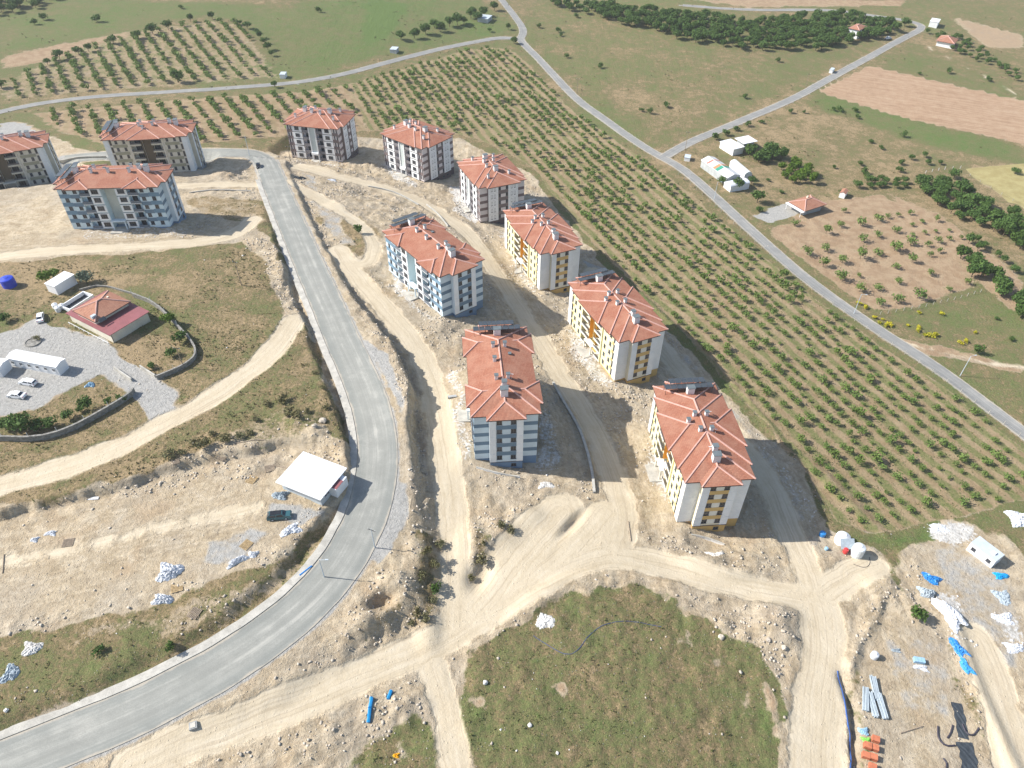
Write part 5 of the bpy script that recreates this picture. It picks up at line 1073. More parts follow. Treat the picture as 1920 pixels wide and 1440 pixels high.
# open concrete basin
x, y, yaw, l, w_, zg = rect_px([C5((715, 470)), C5((990, 295)), C5((1125, 330)), C5((835, 515))], 1.2)
r = empty('water_basin', (x, y, zg), yaw, 'open rectangular basin with white walls and dark inside beside the farmhouse', 'basin')
m = MB()
for a in (-1, 1): m.box(-l / 2, l / 2, *sorted((a * w_ / 2, a * (w_ / 2 - .3))), -.5, 1.2).box(*sorted((a * l / 2, a * (l / 2 - .3))), -w_ / 2 + .3, w_ / 2 - .3, -.5, 1.19)
m.build('rim_wall', WHITE, r); MB().box(-l / 2 + .3, l / 2 - .3, -w_ / 2 + .3, w_ / 2 - .3, -.6, .12).build('floor', DARKT, r)
def tank(px, py, rad, h, name, label, mat, cone=.25, group=None):
    p = gp(px, py); r = empty(name, tuple(p), 0, label, 'tank', group)
    MB().lathe([(rad * .97, -.2), (rad, .05), (rad, h * .33), (rad * 1.03, h * .36), (rad, h * .4), (rad, h * .66), (rad * 1.03, h * .7), (rad, h * .73), (rad, h * .93), (rad * .9, h)], 22).build('body', mat, r, smooth=False)
    MB().lathe([(rad * .9, h), (rad * .35, h + cone), (rad * .3, h + cone + .1)], 22).build('lid', mat, r); return r
tank(19, 536, 1.9, 2.7, 'water_tank', 'large blue plastic water tank in the grass at the left edge', BLUED)
for px, py, lab in ((105, 577, 'left one of the three white tanks beside the basin'), (110, 583, 'front one of the three white tanks beside the basin'), (118, 578, 'right one of the three white tanks beside the basin')): tank(px, py, .75, 1.3, 'water_tank', lab, WHITE, .2, 'white tanks beside the basin')
tank(1605, 1040, 1.35, 3.0, 'water_tank', 'tall grey white water tank at the corner of the orchard', pm('tank_grey', (.66, .69, .70), .5, .06), .3)
t = tank(1577, 1016, 1.6, 2.2, 'water_tank', 'white tank under a grey sheet beside the tall tank', WHITE, .5); o = cbox('grey_sheet', 3.2, 2.4, .06, PIPEG, t, (.3, -1.9, 1.9)); o.rotation_euler = (R_(35), 0, 0)
tank(1584, 1036, .55, 1.3, 'barrel', 'red barrel between the white tanks', REDP, .1); tank(1541, 1004, .7, 1.1, 'barrel', 'blue barrel in the shade left of the tanks', BLUE, .1); tank(1638, 1232, .75, 1.3, 'storage_sack', 'white bulk sack standing on the storage yard', TARPW, .2)
tank(1549, 1030, .4, .6, 'barrel', 'small pale blue drum on the sand before the tanks', BLUEL, .05)
# round planter
p = gp(62, 642); r = empty('planter', tuple(p), 0, 'round stone edged planter in the grey yard', 'planter'); MB().lathe([(2.1, -.2), (2.1, .28), (1.8, .3), (1.8, .16), (0.05, .22)], 20).build('rim', STONEW, r)
ob('grass_clump', KIND['scrub'][0][0], r, (.9, .9, .1)); ob('stump', KIND['bush'][0][1], r, (-.3, .2, .3))
# walls
def wall(pts, h, th, name, label, mat, cat='wall', posts=0):
    P = resample(W(pts), 1.5, 1); z = zt(P[:, 0], P[:, 1]); c = P.mean(0); z0 = float(z.mean()); m = MB(); cp = MB()
    z = np.convolve(np.r_[z[:2][::-1], z, z[-2:][::-1]], np.ones(5) / 5, 'valid')
    d = np.gradient(P, axis=0); d /= np.hypot(d[:, 0], d[:, 1])[:, None]; nr = np.stack([-d[:, 1], d[:, 0]], 1) * th / 2
    def strip(mm, lo, hi, k):
        vs = []
        for p, q, zz in zip(P, nr, z):
            vs += [(p[0] - q[0] * k - c[0], p[1] - q[1] * k - c[1], zz + lo - z0), (p[0] + q[0] * k - c[0], p[1] + q[1] * k - c[1], zz + lo - z0), (p[0] + q[0] * k - c[0], p[1] + q[1] * k - c[1], zz + hi - z0), (p[0] - q[0] * k - c[0], p[1] - q[1] * k - c[1], zz + hi - z0)]
        fs = [(0, 3, 2, 1), tuple(4 * (len(P) - 1) + i for i in range(4))]
        for i in range(len(P) - 1):
            for k_ in range(4): fs.append((4 * i + k_, 4 * i + (k_ + 1) % 4, 4 * i + 4 + (k_ + 1) % 4, 4 * i + 4 + k_))
        mm.add(vs, fs)
    r = empty(name, (c[0], c[1], z0), 0, label, cat); strip(m, -1., h, 1); m.build('wall_body', mat, r); strip(cp, h - .01, h + .09, 1.25); cp.build('coping', STONEW if mat is STONEW else CONC, r)
    if posts:
        for i in range(0, len(P), posts): cbox('fence_post', .07, .07, h + 1.3, WHITE, r, (P[i, 0] - c[0], P[i, 1] - c[1], z[i] - z0))
    return r
wall([(-40, 826), (0, 826), (70, 828), (130, 812), (190, 780), (247, 745), (253, 735)], 1.5, .4, 'garden_wall', 'curved grey stone wall with thin posts below the parked cars', STONEW, posts=4)
wall([(250, 556), (292, 572), (332, 612), (366, 650), (370, 672), (345, 692), (295, 712)], 1.3, .35, 'garden_wall', 'low stone wall bending round the farmhouse garden', STONEW, posts=5)
wall([(215, 692), (248, 715)], .9, .3, 'garden_wall', 'short pale wall at the yard entrance, left of the drive', CONC); wall([(264, 690), (292, 708)], .9, .3, 'garden_wall', 'short pale wall at the yard entrance, right of the drive', CONC)
wall([(150, 545), (190, 535), (250, 552)], .5, .3, 'garden_wall', 'low field wall behind the farmhouse', STONEW)
wall([(1037, 720), (1067, 772), (1087, 807), (1100, 845), (1110, 887), (1114, 925)], .7, .5, 'retaining_wall', 'long low concrete wall in the shade between blue and yellow blocks', CONC2)
wall([(690, 350), (730, 358), (755, 368), (785, 385)], .5, .3, 'retaining_wall', 'low bluish kerb wall winding below the white and brown blocks', CONC2); wall([(800, 385), (822, 402), (840, 425)], .5, .3, 'retaining_wall', 'low kerb wall leading down towards the striped blue block', CONC2)
wall([(110, 305), (150, 297), (200, 296)], .8, .3, 'retaining_wall', 'curved concrete edge behind the left blue block', CONC); wall([(355, 362), (412, 356), (470, 359)], .3, .3, 'retaining_wall', 'low kerb along the lane beside the left blue block', CONC2)
wall([(1296, 1002), (1330, 1012), (1358, 1022)], .45, .25, 'retaining_wall', 'short white stepped kerb below the nearest yellow block', WHITE); wall([(893, 877), (930, 889), (975, 898)], .45, .25, 'retaining_wall', 'short white railing kerb below the nearest blue block', WHITE)
def fence(pts, h, name, label, sp=4., mat=None):
    P = resample(W(pts), sp, 0); z = zt(P[:, 0], P[:, 1]); r = empty(name, (P[0, 0], P[0, 1], z[0]), 0, label, 'fence'); g = MB()
    for p, zz in zip(P, z): cbox('fence_post', .12, .12, h + .3, mat or CONC, r, (p[0] - P[0, 0], p[1] - P[0, 1], zz - z[0] - .3))
    for f in (.35, .65, .95): g.tube([(p[0] - P[0, 0], p[1] - P[0, 1], zz - z[0] + h * f) for p, zz in zip(P, z)], .012, 3)
    g.build('wire', DARKM, r); return r
fence([(1910, 818), (1843, 768), (1786, 724), (1726, 684), (1636, 626), (1550, 564), (1488, 518), (1390, 433), (1330, 377), (1272, 328)], 1.5, 'orchard_fence', 'post and wire fence between the big orchard and the village road', 5)
fence([(1650, 590), (1720, 578), (1790, 562), (1838, 548)], 1.4, 'field_fence', 'pale post fence along the lower edge of the reddish plot', 3.2); fence([(1735, 325), (1770, 318), (1800, 316)], 1.4, 'field_fence', 'short row of white posts left of the wheat field', 3.5, WHITE)
fence([(1818, 330), (1860, 355), (1920, 390)], 1.2, 'field_fence', 'post fence along the lower edge of the wheat field', 6)
fence([(1110, 458), (1250, 598), (1400, 762), (1500, 872), (1545, 960)], 1.2, 'orchard_fence', 'post and wire fence between building site and big orchard', 6, WOODG)
def pole(px, py, h, label, lamp=False, mat=None):
    p = gp(px, py); r = empty('utility_pole', tuple(p), random.uniform(-.5, .5), label, 'pole'); MB().cyl((0, 0, -.5), (0, 0, h), .13, .08, 8).build('shaft', mat or WOODG, r)
    if lamp: MB().cyl((0, 0, h - .1), (1.4, 0, h + .1), .05, .04, 6).build('arm', METALG, r); cbox('lamp_head', .6, .25, .12, METALG, r, (1.5, 0, h + .05))
    else:
        cbox('crossarm', 1.8, .1, .12, DARKM, r, (0, 0, h - .5))
        for u in (-.8, 0, .8): MB().cyl((u, 0, h - .38), (u, 0, h - .15), .05, .04, 6).build('insulator', WHITE, r)
    return p
pole(703, 1027, 6.5, 'slim pole at the right edge of the grey road beside the gravel strip', False, METALG); pole(453, 535, 8.5, 'thin wooden pole on the bare hill left of the grey road')
pole(1284, 285, 10, 'tall pole with crossarm at the village road fork'); pole(1339, 374, 8, 'street lamp pole beside the village road below the barn', True, METALG); pole(1601, 588, 8, 'street lamp pole beside the village road by the reddish plot', True, METALG)
pole(1800, 705, 8, 'street lamp pole beside the village road at the right', True, METALG); pole(1082, 175, 8, 'pole beside the village road above the big orchard'); pole(468, 292, 8.5, 'thin pole at the bend of the grey road', False, METALG)
pole(608, 1082, 6, 'lamp pole at the left edge of the grey road below the platform', True, METALG); pole(1510, 165, 8, 'pole beside the far stretch of the village road'); pole(545, 303, 7, 'slim pole beside the white and brown block at the road bend'); pole(345, 690, 7, 'pole leaning over the corner of the garden wall')
# farm
def C6(p): return (1280 + p[0] / 6.857, 230 + p[1] / 6.857)
b_, l, w_, zg = shed([(1315.7, 301.5), (1361.5, 334), (1391, 330.6), (1338, 293.5)], 3.4, 'barn', 'long white barn with orange and green roof sheets beside the village road', 'barn', GRW, pm('barn_sheet', (.60, .61, .61), .6, .1), 'gable', 1.3, .25)
sx = l if l > w_ else w_
for u, wd, mt, nm in ((-.02, .08, pm('orange_sheet', (.62, .25, .12), .6), 'roof_sheet'), (.08, .10, pm('green_sheet', (.05, .30, .20), .6), 'roof_sheet'), (-.28, .05, pm('red_sheet', (.62, .2, .15), .6), 'roof_sheet')):
    for sg in (1, -1):
        o = cbox(nm, wd * l, w_ * .46, .05, mt, b_, (u * l, sg * w_ * .25, 3.4 + .80)); o.rotation_euler = (-sg * math.atan2(1.3, w_ / 2), 0, 0)
shed([(1369, 306), (1397, 331), (1409, 326), (1381, 303.5)], 2.6, 'barrel_shed', 'pale barrel roofed shed behind the white barn', 'shed', METALW, pm('barrel_sheet', (.68, .70, .66), .6), 'barrel', 1.6, .1)
shed([(1366, 352), (1401, 345), (1399, 333), (1362, 341)], 2.4, 'polytunnel', 'low white tunnel shed at the near end of the barn', 'shed', WHITE, TARPW, 'barrel', .9, .1)
shed([C6((470, 250)), C6((570, 218)), C6((850, 305)), C6((660, 345))], 3.2, 'farm_building', 'white flat roofed farm building by the dirt turning area', 'building', WHITE, METALW, 'flat', 0, .3)
shed([C6((655, 205)), C6((835, 168)), C6((975, 240)), C6((800, 275))], 3.4, 'farm_building', 'white roofed open shelter behind the flat roofed farm building', 'building', GRW, METALW, 'flat', 0, 1.)
shed([C6((1070, 310)), C6((1190, 295)), C6((1240, 350)), C6((1140, 375))], 2.2, 'lean_to', 'small grey lean-to between the garden trees', 'shed', GRW, METALG, 'flat', 0, .2)
pv, l, w_, zg = shed([(1475, 380), (1519, 366), (1550.5, 384), (1512, 396)], 2.8, 'pavilion', 'square house with orange hip roof and white porch roof beside the reddish plot', 'house', GRW, TILE2, 'hip', .42, 1.3)
cbox('porch_roof', 1.9, w_ + .3, .15, METALW, pv, (-l / 2 - .6, 0, 2.65)) ; cbox('porch_slab', 2.6, w_, .35, CONC, pv, (-l / 2 - .8, 0, -.2)); cbox('chimney', .6, .6, 1.2, CRM, pv, (l * .1, w_ * .2, 3.8))
for a in (-1, 1): cbox('porch_post', .15, .15, 2.6, WHITE, pv, (-l / 2 - 1.3, a * w_ * .42, 0))
shed([(1574, 361), (1580, 354), (1591, 357), (1586, 365)], 2.2, 'hut', 'tiny hut with orange roof behind the pavilion', 'hut', WHITE, TILE2, 'gable', .6, .15)
shed([(1590, 52), (1607, 46), (1624, 50), (1612, 59)], 5.2, 'villa', 'two storey white house with red hip roof among the dense grove', 'house', WHITE, TILE2, 'hip', .4, .6, wins=3)
shed([(1754, 78), (1762, 68), (1798, 73), (1790, 82)], 3.0, 'villa', 'low white house with orange hip roof beside the tree belt', 'house', WHITE, TILE2, 'hip', .4, .8, wins=3)
shed([(1743, 40), (1748, 34), (1764, 36), (1760, 43)], 3.4, 'hut', 'small white flat roofed building at the far end of the road', 'building', WHITE, METALW, 'flat', 0, .2)
shed([(731, 92), (736, 87), (747, 89), (742, 95)], 2., 'hut', 'dark little hut on the verge above the village road', 'hut', GRW, METALG, 'flat', 0, .1); shed([(524, 139), (528, 134), (537, 136), (533, 142)], 2., 'hut', 'tiny pale hut on the verge at the left orchard corner', 'hut', WHITE, METALG, 'flat', 0, .1)
shed([(892, 36), (902, 29), (925, 27), (917, 35)], 2.2, 'hut', 'grey hut under the tree row above the junction', 'hut', GRW, METALG, 'flat', 0, .2); shed([(1556, 130), (1560, 126), (1565, 129), (1561, 133)], 1.8, 'hut', 'tiny box hut beside the straight far road', 'hut', WHITE, METALG, 'flat', 0, .1)
shed([(1283, 295), (1285, 289), (1296, 291), (1294, 298)], 1.6, 'hut', 'small white kiosk box at the village road fork', 'hut', WHITE, METALG, 'flat', 0, .1)
# canteen shed with big white roof above the road
sh, l, w_, zg = shed([(508.9, 909), (571.5, 849), (648.2, 877.2), (608.6, 935)], 2.8, 'canteen_shed', 'shed with a large bright white roof at the edge of the bank above the road', 'shed', METALG, METALW, 'flat', 0, .8, thick=.25)
cbox('lean_to_roof', 2.6, 1.8, .1, REDM, sh, (l * .05, -w_ / 2 - .2, 2.5)); MB().box(-.9, 3.2, -w_ / 2 - 1.0, -w_ / 2 + .9, -.3, 2.45).build('annex', METALW, sh); win(sh, E_, -l * .2, w_ / 2 - .8, 1., 1.6, 1.1, FRAME_W)
for k in range(8): cbox('roof_seam', .07, w_ - .1, .05, METALG, sh, (-l / 2 + (k + 1) * l / 9, 0, 3.05))
for k in range(3): win(sh, K_, -w_ * .25 + k * w_ * .25, l / 2 - .8, 1., 1.2, 1.1, FRAME_D)
cbn, l, w_, zg = shed([(1823, 1015), (1839.8, 1003), (1880.6, 1043), (1864, 1056)], 2.7, 'site_cabin', 'white container cabin with grey roof on the storage yard', 'cabin', METALW, METALG, 'flat', 0, .03, thick=.1)
lng = F_ if w_ > l else E_
for u in (-3., -2.3, 2.3, 3.): win(cbn, F_, u * min(1, w_ / 9), l / 2 - .03, 1.1, .5, .9, FRAME_D, 0)
cbox('roof_unit', .8, .8, .35, METALW, cbn, (0, -w_ * .25, 2.8))
# ------------------------------------------------------------------ vehicles
def car(px, py, yaw, label, paint, style='sedan', s_=1.):
    p = gp(px, py); r = empty('parked_car' , tuple(p), yaw, label, 'car', None); L, Wd = 4.5, 1.78
    prof = {'sedan': [(-2.2, .55), (-2.15, .92), (-1.55, .98), (-.95, 1.42), (.45, 1.44), (1.2, .96), (2.05, .82), (2.22, .5)], 'wagon': [(-2.2, .5), (-2.2, 1.0), (-1.95, 1.45), (.4, 1.5), (1.15, 1.0), (2.05, .85), (2.22, .5)], 'pickup': [(-2.5, .6), (-2.45, 1.15), (-1.9, 1.62), (.75, 1.68), (1.35, 1.15), (2.35, 1.02), (2.45, .55)]}[style]
    pr = [(prof[0][0], .28)] + prof + [(prof[-1][0], .28)]; n = len(pr); vs = []
    for x, z in pr:
        t = .08 + max(0, z - .95) * .42; vs += [(x, -Wd / 2 + t * .8, z), (x, Wd / 2 - t * .8, z)]
    fs = [(2 * i, 2 * i + 1, 2 * i + 3, 2 * i + 2) for i in range(n - 1)] + [tuple(2 * i for i in range(n))[::-1], tuple(2 * i + 1 for i in range(n))] + [(0, 2 * n - 2, 2 * n - 1, 1)]
    b = MB().add(vs, fs).build('body', paint, r); md = b.modifiers.new('bevel', 'BEVEL'); md.width = .06; md.segments = 2
    hs = [(x, z) for x, z in prof if z > 1.3]; (xa, za), (xb, zb) = hs[0], hs[-1]; i0, i1 = prof.index(hs[0]), prof.index(hs[-1]); (xr, zr_), (xf, zf) = prof[i0 - 1], prof[i1 + 1]
    def quad(name, q, off):
        q = [Vector(v) for v in q]; nn = (q[1] - q[0]).cross(q[2] - q[0]).normalized() * off; c = sum(q, Vector()) / 4
        q = [c + (v - c) * .86 + nn for v in q]; q2 = [v - nn * 1.5 for v in q]
        MB().add([tuple(v) for v in q + q2], [(0, 1, 2, 3), (4, 7, 6, 5)] + [(i, i + 4, (i + 1) % 4 + 4, (i + 1) % 4) for i in range(4)]).build(name, GLASS, r)
    def wy(z): return Wd / 2 - (.08 + max(0, z - .95) * .42) * .8
    quad('windscreen', [(xf, -wy(zf) + .05, zf), (xf, wy(zf) - .05, zf), (xb, wy(zb) - .05, zb), (xb, -wy(zb) + .05, zb)], .02)
    quad('rear_window', [(xr, wy(zr_) - .05, zr_), (xr, -wy(zr_) + .05, zr_), (xa, -wy(za) + .05, za), (xa, wy(za) - .05, za)], .02)
    xm = (xa + xb) / 2
    for sg in (-1, 1):
        for u0, u1, t0, t1 in ((xr + .15, xm - .03, xa + .05, xm - .03), (xm + .03, xf - .2, xm + .03, xb - .02)):
            q = [(u0, sg * (wy(1.02)), 1.02), (u1, sg * (wy(1.02)), 1.02), (t1, sg * wy(zb - .06), zb - .06), (t0, sg * wy(za - .06), za - .06)]
            quad('side_window', q if sg < 0 else q[::-1], .015)
        for x in (-1.4, 1.4):
            w0 = MB().cyl((0, -.11, 0), (0, .11, 0), .33, .33, 16).build('wheel', RUBBER, r, (x, sg * (Wd / 2 - .12), .33)); MB().cyl((0, sg * .105, 0), (0, sg * .125, 0), .2, .2, 12).build('rim', METALG, w0)
        cbox('headlight', .1, .4, .14, TARPW, r, (prof[-2][0] + .08, sg * .6, prof[-1][1] + .1)); cbox('tail_light', .08, .3, .16, REDP, r, (prof[0][0] + .03, sg * .62, .7))
    if style == 'pickup': cbox('roof_panel', 2.4, 1.1, .05, CARK, r, (-.6, 0, 1.66))
    r.scale = (s_,) * 3; return r
car(77, 598, R_(115), 'white saloon parked alone beside the farmhouse yard', CARW); car(54, 720, R_(168), 'white estate car, upper of the two parked below the cabin', CARW, 'wagon'); car(33, 744, R_(172), 'white saloon, lower of the two parked below the cabin', CARW)
car(525, 970, R_(8), 'dark teal off-road car parked before the white roofed shed', CARG, 'pickup'); car(485, 313, R_(-70), 'black car on the grey road at the bend', CARK); car(1665, 73, R_(30), 'white car beside the far village road', CARW)
# ------------------------------------------------------------------ site clutter
def heap(px, py, rx, ry, h, label, mat, name='tarpaulin', cat='tarpaulin', seed=0, rot=0., group=None):
    "crumpled sheet heap: noisy grid pressed over a pile"
    p = gp(px, py); r = np.random.default_rng(seed + int(px)); n = 19; m = MB(); vs = []; rx, ry = rx * .82, ry * .82
    for j in range(n):
        for i in range(n):
            u, v = i / (n - 1) * 2 - 1, j / (n - 1) * 2 - 1; q = max(abs(u), abs(v)); k = 1 + .22 * math.sin(3 * math.atan2(v, u) + seed)
            zz = h * max(0., 1 - q ** 3) * r.uniform(.45, 1.15) - (.05 if q < 1 else .12); vs.append((u * rx * k + r.normal() * rx * .05, v * ry * k + r.normal() * ry * .05, zz))
    m.add(vs, [(j * n + i, j * n + i + 1, (j + 1) * n + i + 1, (j + 1) * n + i) for j in range(n - 1) for i in range(n - 1)])
    o = m.build(name, mat, None, tuple(p), rz=R_(rot)); return tag(o, label, cat, group)
heap(318, 1072, 2.7, 2.3, 1.2, 'large crumpled white sheet over a heap on the sandy platform', TARPW, seed=1); heap(304, 1124, 2.2, 1.3, .9, 'smaller white sheet heap nearer the bank of the platform', TARPW, seed=2); heap(446, 1052, 2.6, 1.0, .8, 'long white sheet heap beside the grey gravel patch', TARPW, seed=3, rot=35); heap(545, 995, 2.6, 1.6, .8, 'white sheet heap below the dark parked car', TARPW, seed=4, rot=30); heap(525, 930, 2.0, 1.3, 1.0, 'grey scrap heap at the corner of the white roofed shed', PIPEG, 'scrap_heap', 'scrap', seed=5)
heap(475, 1040, 1.2, 1.0, .6, 'white wrapped bundle beside the wooden pallet', TARPW, seed=6); heap(60, 1215, 2.0, 1.5, .6, 'pale rubbish heap at the upper left of the bank', STONEP, 'scrap_heap', 'scrap', seed=7); heap(20, 1262, 1.6, 2.0, .6, 'grey rubbish heap at the left edge of the bank', PIPEG, 'scrap_heap', 'scrap', seed=8)
heap(170, 722, 1.3, 1.1, .7, 'blue and white rubbish heap on the grassy wedge', BLUEL, 'scrap_heap', 'scrap', seed=9); heap(95, 1000, 1.4, .8, .4, 'white scrap patch on the upper edge of the platform', TARPW, seed=10); heap(65, 1012, 1.0, .8, .4, 'small white scrap on the upper edge of the platform', TARPW, seed=11)
heap(1745, 1085, 2.2, 1.4, .8, 'blue sheet on the rubbish row of the storage yard', BLUE, seed=12, rot=-30); heap(1738, 1112, 2.0, 1.3, 1.1, 'pale grey covered heap on the storage yard', PIPEG, seed=13, rot=-15); heap(1877, 1080, 1.9, 1.0, .7, 'bright blue sheet below the container cabin', pm('bright_blue', (.02, .36, .72), .45), seed=14)
heap(1780, 1150, 2.2, 4.2, .7, 'long white rubbish pile along the storage yard', TARPW, 'rubbish_pile', 'rubbish', seed=15, rot=20); heap(1797, 1215, 1.2, 2.6, .6, 'blue sheet lying along the bank of the storage yard', BLUE, seed=16, rot=20); heap(1812, 1250, 1.0, 2.0, .5, 'blue and white sheet farther down the bank of the storage yard', pm('blue_sheet', (.05, .30, .62), .5), seed=17, rot=15)
heap(1880, 1160, 2.6, 1.6, .5, 'white scrap heap at the right of the storage yard', TARPW, 'rubbish_pile', 'rubbish', seed=18); heap(1880, 1120, 2.0, 2.2, .5, 'mixed grey scrap heap in the middle of the storage yard', PIPEG, 'scrap_heap', 'scrap', seed=19); heap(1900, 1215, 2.4, 1.4, .6, 'white sheet heap at the right edge', TARPW, seed=20); heap(1912, 975, 3.5, 3, 1.2, 'white rubble heap at the right edge above the cabin', TARPW, 'rubbish_pile', 'rubbish', seed=21); heap(1760, 992, 3.2, 1.8, .4, 'white scrap sheet spread at the top of the storage yard', TARPW, 'rubbish_pile', 'rubbish', seed=22)
heap(1726, 1252, 1.7, .7, .5, 'white sacks lying below the pale blue pallet', TARPW, seed=23, rot=-12); heap(1680, 1220, 1.1, .5, .4, 'small grey scrap on the pale concrete patch', PIPEG, 'scrap_heap', 'scrap', seed=24); heap(1340, 1042, 2.2, 1.2, .4, 'white rubble scrap on the mound below the nearest yellow block', STONEP, 'rubbish_pile', 'rubbish', seed=25); heap(560, 335, 2.6, 1.6, .8, 'dark gravel heap beside the road near the bend', DARKT, 'gravel_heap', 'heap', seed=26)
heap(1020, 1165, 2.6, 2.2, .5, 'pale rubble spill at the upper left edge of the meadow', STONEP, 'rubble_spill', 'rubble', seed=27); heap(1025, 910, 2.2, 1.2, .6, 'pale rubble heap on the sand right of the nearest blue block', STONEP, 'rubble_spill', 'rubble', seed=28); heap(620, 338, 2.5, 1., .5, 'white scrap beside the lane below the white and brown block', TARPW, 'rubbish_pile', 'rubbish', seed=29); heap(743, 1417, .7, .5, .4, 'yellow sheet scrap in the grass at the bottom', YELP, seed=30)
# dark sheet with hoses at lower right
for pts, wd, lab in (([(1792, 1318), (1800, 1345), (1806, 1385)], 1.9, 'dark sheet strip, upper piece at the lower right'), ([(1806, 1392), (1815, 1415), (1822, 1470)], 2.9, 'dark sheet strip, lower piece at the lower right')):
    P = resample(W(pts), .6); d = np.gradient(P, axis=0); d /= np.hypot(d[:, 0], d[:, 1])[:, None]; vs = []
    for i, (p, q) in enumerate(zip(P, d)):
        for k in range(7):
            o_ = (k / 6 - .5) * wd * (1 + .12 * math.sin(i * 1.7)); x_, y_ = p[0] - q[1] * o_, p[1] + q[0] * o_; vs.append((x_ - P[0, 0], y_ - P[0, 1], float(zt(x_, y_)) + .05 + .08 * math.sin(i * 1.3 + k * 1.9) ** 2 - float(zt(*P[0]))))
    tag(MB().add(vs, [(i * 7 + k, i * 7 + k + 1, (i + 1) * 7 + k + 1, (i + 1) * 7 + k) for i in range(len(P) - 1) for k in range(6)]).build('ground_sheet', DARKT, None, (P[0, 0], P[0, 1], float(zt(*P[0])))), lab, 'sheet')
def hose(pts, r_, label, mat, name='hose', cat='hose'):
    P = resample(W(pts), .7); z = zt(P[:, 0], P[:, 1]); return tag(MB().tube([(p[0] - P[0, 0], p[1] - P[0, 1], q - z[0] + r_ * .8) for p, q in zip(P, z)], r_, 6).build(name, mat, None, (P[0, 0], P[0, 1], z[0])), label, cat)
hose([(1804, 1358), (1812, 1378), (1826, 1380), (1835, 1365)], .17, 'dark hose curling right of the dark sheet', BLACKP); hose([(1758, 1362), (1758, 1385), (1772, 1400), (1790, 1398)], .17, 'dark hose curling left of the dark sheet', BLACKP); hose([(1786, 1360), (1782, 1376), (1776, 1384)], .16, 'short dark hose at the middle of the dark sheet', BLACKP); hose([(1768, 1422), (1776, 1432), (1774, 1440)], .16, 'short dark hose lying alone at the bottom right', BLACKP)
hose([(1570, 1258), (1580, 1300), (1588, 1350), (1594, 1400), (1594, 1460)], .14, 'blue hose along the trench of the storage yard', pm('hose_blue', (.05, .12, .36), .5)); hose([(1000, 1192), (1030, 1212), (1058, 1228), (1080, 1225), (1105, 1190), (1130, 1170), (1180, 1163), (1240, 1175)], .055, 'thin blue hose winding through the meadow', pm('hose_grey_blue', (.06, .09, .22), .6))
hose([(1600, 1058), (1622, 1066), (1632, 1058), (1630, 1045)], .06, 'thin dark hose loop below the tall tank', BLACKP)
for pts, lab in (([(697, 1308), (694, 1330), (691, 1356)], 'longer blue pipe piece lying beside the sandy track'), ([(734, 1296), (728, 1312)], 'shorter blue pipe piece lying beside the sandy track')): hose(pts, .34, lab, pm('pipe_blue' + lab[:5].strip(), (.02, .25, .55), .4), 'pipe', 'pipe')
hose([(585, 1062), (562, 1080)], .2, 'blue beam lying on the bank beside the grey road', BLUE, 'pipe', 'pipe')
def pallet(px, py, yaw, label, mat=WOOD, s_=1., group=None):
    p = gp(px, py); r = empty('pallet', tuple(p), R_(yaw), label, 'pallet', group); m = MB()
    for k in range(7): cbox('slat', 2.2 * s_, .17 * s_, .05, mat, r, (0, (-.9 + k * .3) * s_, .12))
    for x in (-1, 0, 1): m.box(x * s_ - .06, x * s_ + .06, -1. * s_, 1. * s_, -.05, .118)
    m.build('bearer', mat, r); return r
pallet(462, 1022, 60, 'slatted wooden pallet beside the white bundle'); pallet(472, 900, 70, 'wooden pallet on the sand left of the white roofed shed'); pallet(332, 1102, 20, 'broken wooden pallet between the two white heaps'); pallet(506, 878, 25, 'reddish frame pallet behind the white roofed shed', WOODG); pallet(365, 1150, 70, 'grey pallet lying on the bank above the road', WOODG); pallet(330, 866, 30, 'dark little pallet on the edge of the dirt road verge', WOODG, .7); pallet(128, 1018, 10, 'flat grey frame on the sandy platform', WOODG); pallet(418, 858, 65, 'weathered plank frame at the head of the platform', WOODG, .8)
for (a, b), lab in ((((440, 832), (498, 825)), 'long rusty beam lying on the verge of the platform'), (((512, 872), (540, 878)), 'rusty beam behind the white roofed shed'), (((1082, 718), (1100, 735)), 'timber scrap on the sand left of the middle yellow block'), (((1178, 978), (1183, 1015)), 'thin timber lying beside the sandy junction'), (((5, 1075), (8, 1040)), 'thin post lying at the left edge of the platform'), (((1688, 1375), (1730, 1362)), 'thin rod lying on the storage yard')):
    hose([a, b], .12, lab, WOODG, 'timber', 'timber')
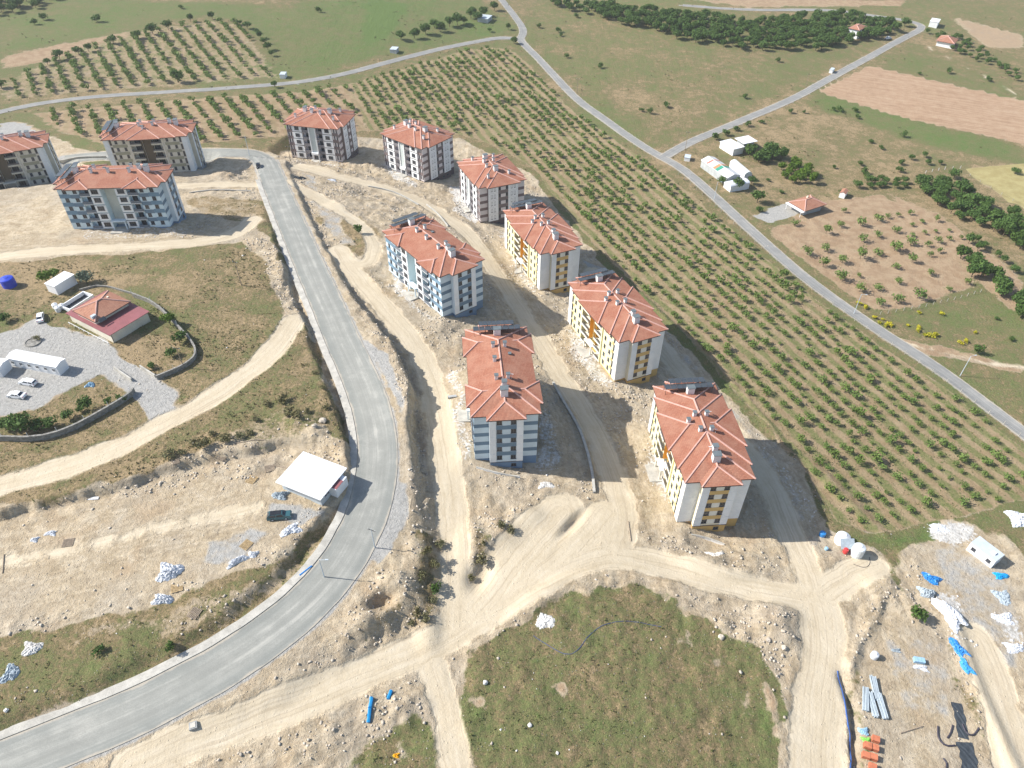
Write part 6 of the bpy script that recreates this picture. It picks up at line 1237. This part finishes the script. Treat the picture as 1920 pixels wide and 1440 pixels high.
# pipe bundles, brick pallets
for i, (px, py, n, yaw, lab) in enumerate([(1640, 1292, 9, 82, 'bundle of grey pipes nearest the wooden track in the storage yard, upper right'), (1622, 1312, 7, 70, 'bundle of grey pipes at the left of the pipe stack'), (1635, 1322, 7, 85, 'bundle of grey pipes at the lower middle of the pipe stack'), (1652, 1325, 7, 86, 'bundle of grey pipes at the lower right of the pipe stack')]):
    p = gp(px, py); r = empty('pipe_bundle', tuple(p), R_(yaw), lab, 'pipes', 'grey pipe bundles')
    for k in range(n + 6):
        MB().cyl((-2.4, 0, 0), (2.4, 0, 0), .11, .11, 8).build('pipe', PIPEG, r, (random.uniform(-.2, .2), (k % 5 - 2) * .23 + random.uniform(-.03, .03), .12 + (k // 5) * .21), rz=random.uniform(-.03, .03))
for i, (px, py, lab) in enumerate([(1640, 1388, 'brick stack at the right of the top pair'), (1625, 1400, 'brick stack at the left of the second row'), (1638, 1404, 'brick stack at the right of the second row'), (1622, 1418, 'brick stack in the third row, left'), (1636, 1422, 'brick stack in the third row, right'), (1634, 1440, 'brick stack cut by the bottom edge')]):
    p = gp(px, py); r = empty('brick_stack', tuple(p), R_(-20), 'red hollow ' + lab, 'bricks', 'stacks of red bricks'); 
    for k in range(4): cbox('brick_layer', 1.25, 1.1, .24, BRICK, r, (random.uniform(-.03, .03), random.uniform(-.03, .03), -.05 + k * .25))
p = gp(1722, 1240); r = empty('wrapped_stack', tuple(p), R_(-10), 'pale blue wrapped block stack on the storage yard', 'stack')
for k in range(3): cbox('block', .65, 1.1, .8, BLUEL, r, ((k - 1) * .7, 0, -.02))
heap(1620, 1372, 1., .9, .5, 'pale blue wrap beside the brick stacks', BLUEL, seed=31); heap(1624, 1388, .9, .7, .4, 'green wrap beside the brick stacks', GREENP, seed=32)
p = gp(363, 1362); r = empty('manhole_box', tuple(p), R_(20), 'small concrete manhole box at the tip between road and track', 'manhole'); cbox('box', 1.3, 1.3, .8, CONC2, r, (0, 0, -.3)); cbox('cover', .9, .9, .08, CONC, r, (0, 0, .5))
for px, py, lab in ((610, 755, 'white board lying beside the track left of the nearest blue block'), (955, 475, 'timber box beside the far blue block')): pass
p = gp(848, 745); r = empty('concrete_block', tuple(p), R_(10), 'grey concrete block beside the sandy track left of the nearest blue block', 'block'); MB().prism([(-1.2, -.35), (1.2, -.4), (1.1, .4), (-1.15, .35)], -.1, .5).build('block', CONC2, r)
p = gp(172, 935); r = empty('white_board', tuple(p), R_(5), 'white board lying on the upper part of the sandy platform', 'board'); MB().prism([(-1.5, -.4), (1.5, -.35), (1.4, .4), (-1.5, .35)], .02, .12).build('board', TARPW, r)
for i, (px, py, s_, lab) in enumerate([(605, 790, 1.6, 'big pale boulder on the scrub near the road bank'), (590, 800, 1.2, 'boulder beside the biggest boulder near the road bank'), (1352, 1195, 1.1, 'boulder at the edge of the earth mound above the meadow'), (1440, 1200, .9, 'boulder on the earth mound right of the meadow'), (993, 1360, .7, 'largest pale stone in the meadow'), (1045, 1412, .5, 'smaller pale stone low in the meadow'), (910, 1280, .8, 'white stone at the left edge of the meadow'), (12, 1332, .7, 'white round stone on the grassy bank at the left edge'), (1470, 1215, 1., 'boulder at the right tip of the earth mound')]):
    p = gp(px, py); me = bpy.data.meshes.new('boulder'); bm = bmesh.new(); bmesh.ops.create_icosphere(bm, subdivisions=2, radius=s_ * .6)
    r = random.Random(i)
    for v in bm.verts: v.co *= r.uniform(.8, 1.18); v.co.z *= .7
    bm.to_mesh(me); bm.free(); me.materials.append(STONE if i in (0, 1, 2, 3, 8) else STONEP); tag(ob('boulder', me, None, (p[0], p[1], p[2] + s_ * .15), random.uniform(0, 6)), lab, 'boulder')

# ------------------------------------------------------------------ thin summer haze
zlo, zhi = float(Zg.min()) - 1, max(HC, float(Zg.max())) + 3
hm = bpy.data.materials.new('haze_air'); hm.use_nodes = True; ht = hm.node_tree; ht.nodes.clear()
hv = ht.nodes.new('ShaderNodeVolumePrincipled'); hv.inputs['Color'].default_value = (.93, .95, .97, 1); hv.inputs['Density'].default_value = .00013; hv.inputs['Anisotropy'].default_value = .2
ho = ht.nodes.new('ShaderNodeOutputMaterial'); ht.links.new(hv.outputs[0], ho.inputs['Volume'])
tag(MB().box(XS[0] - 5, XS[-1] + 5, YS[0] - 5, YS[-1] + 5, zlo, zhi).build('haze', hm), 'thin bright summer haze over the whole valley', 'haze', kind='stuff')
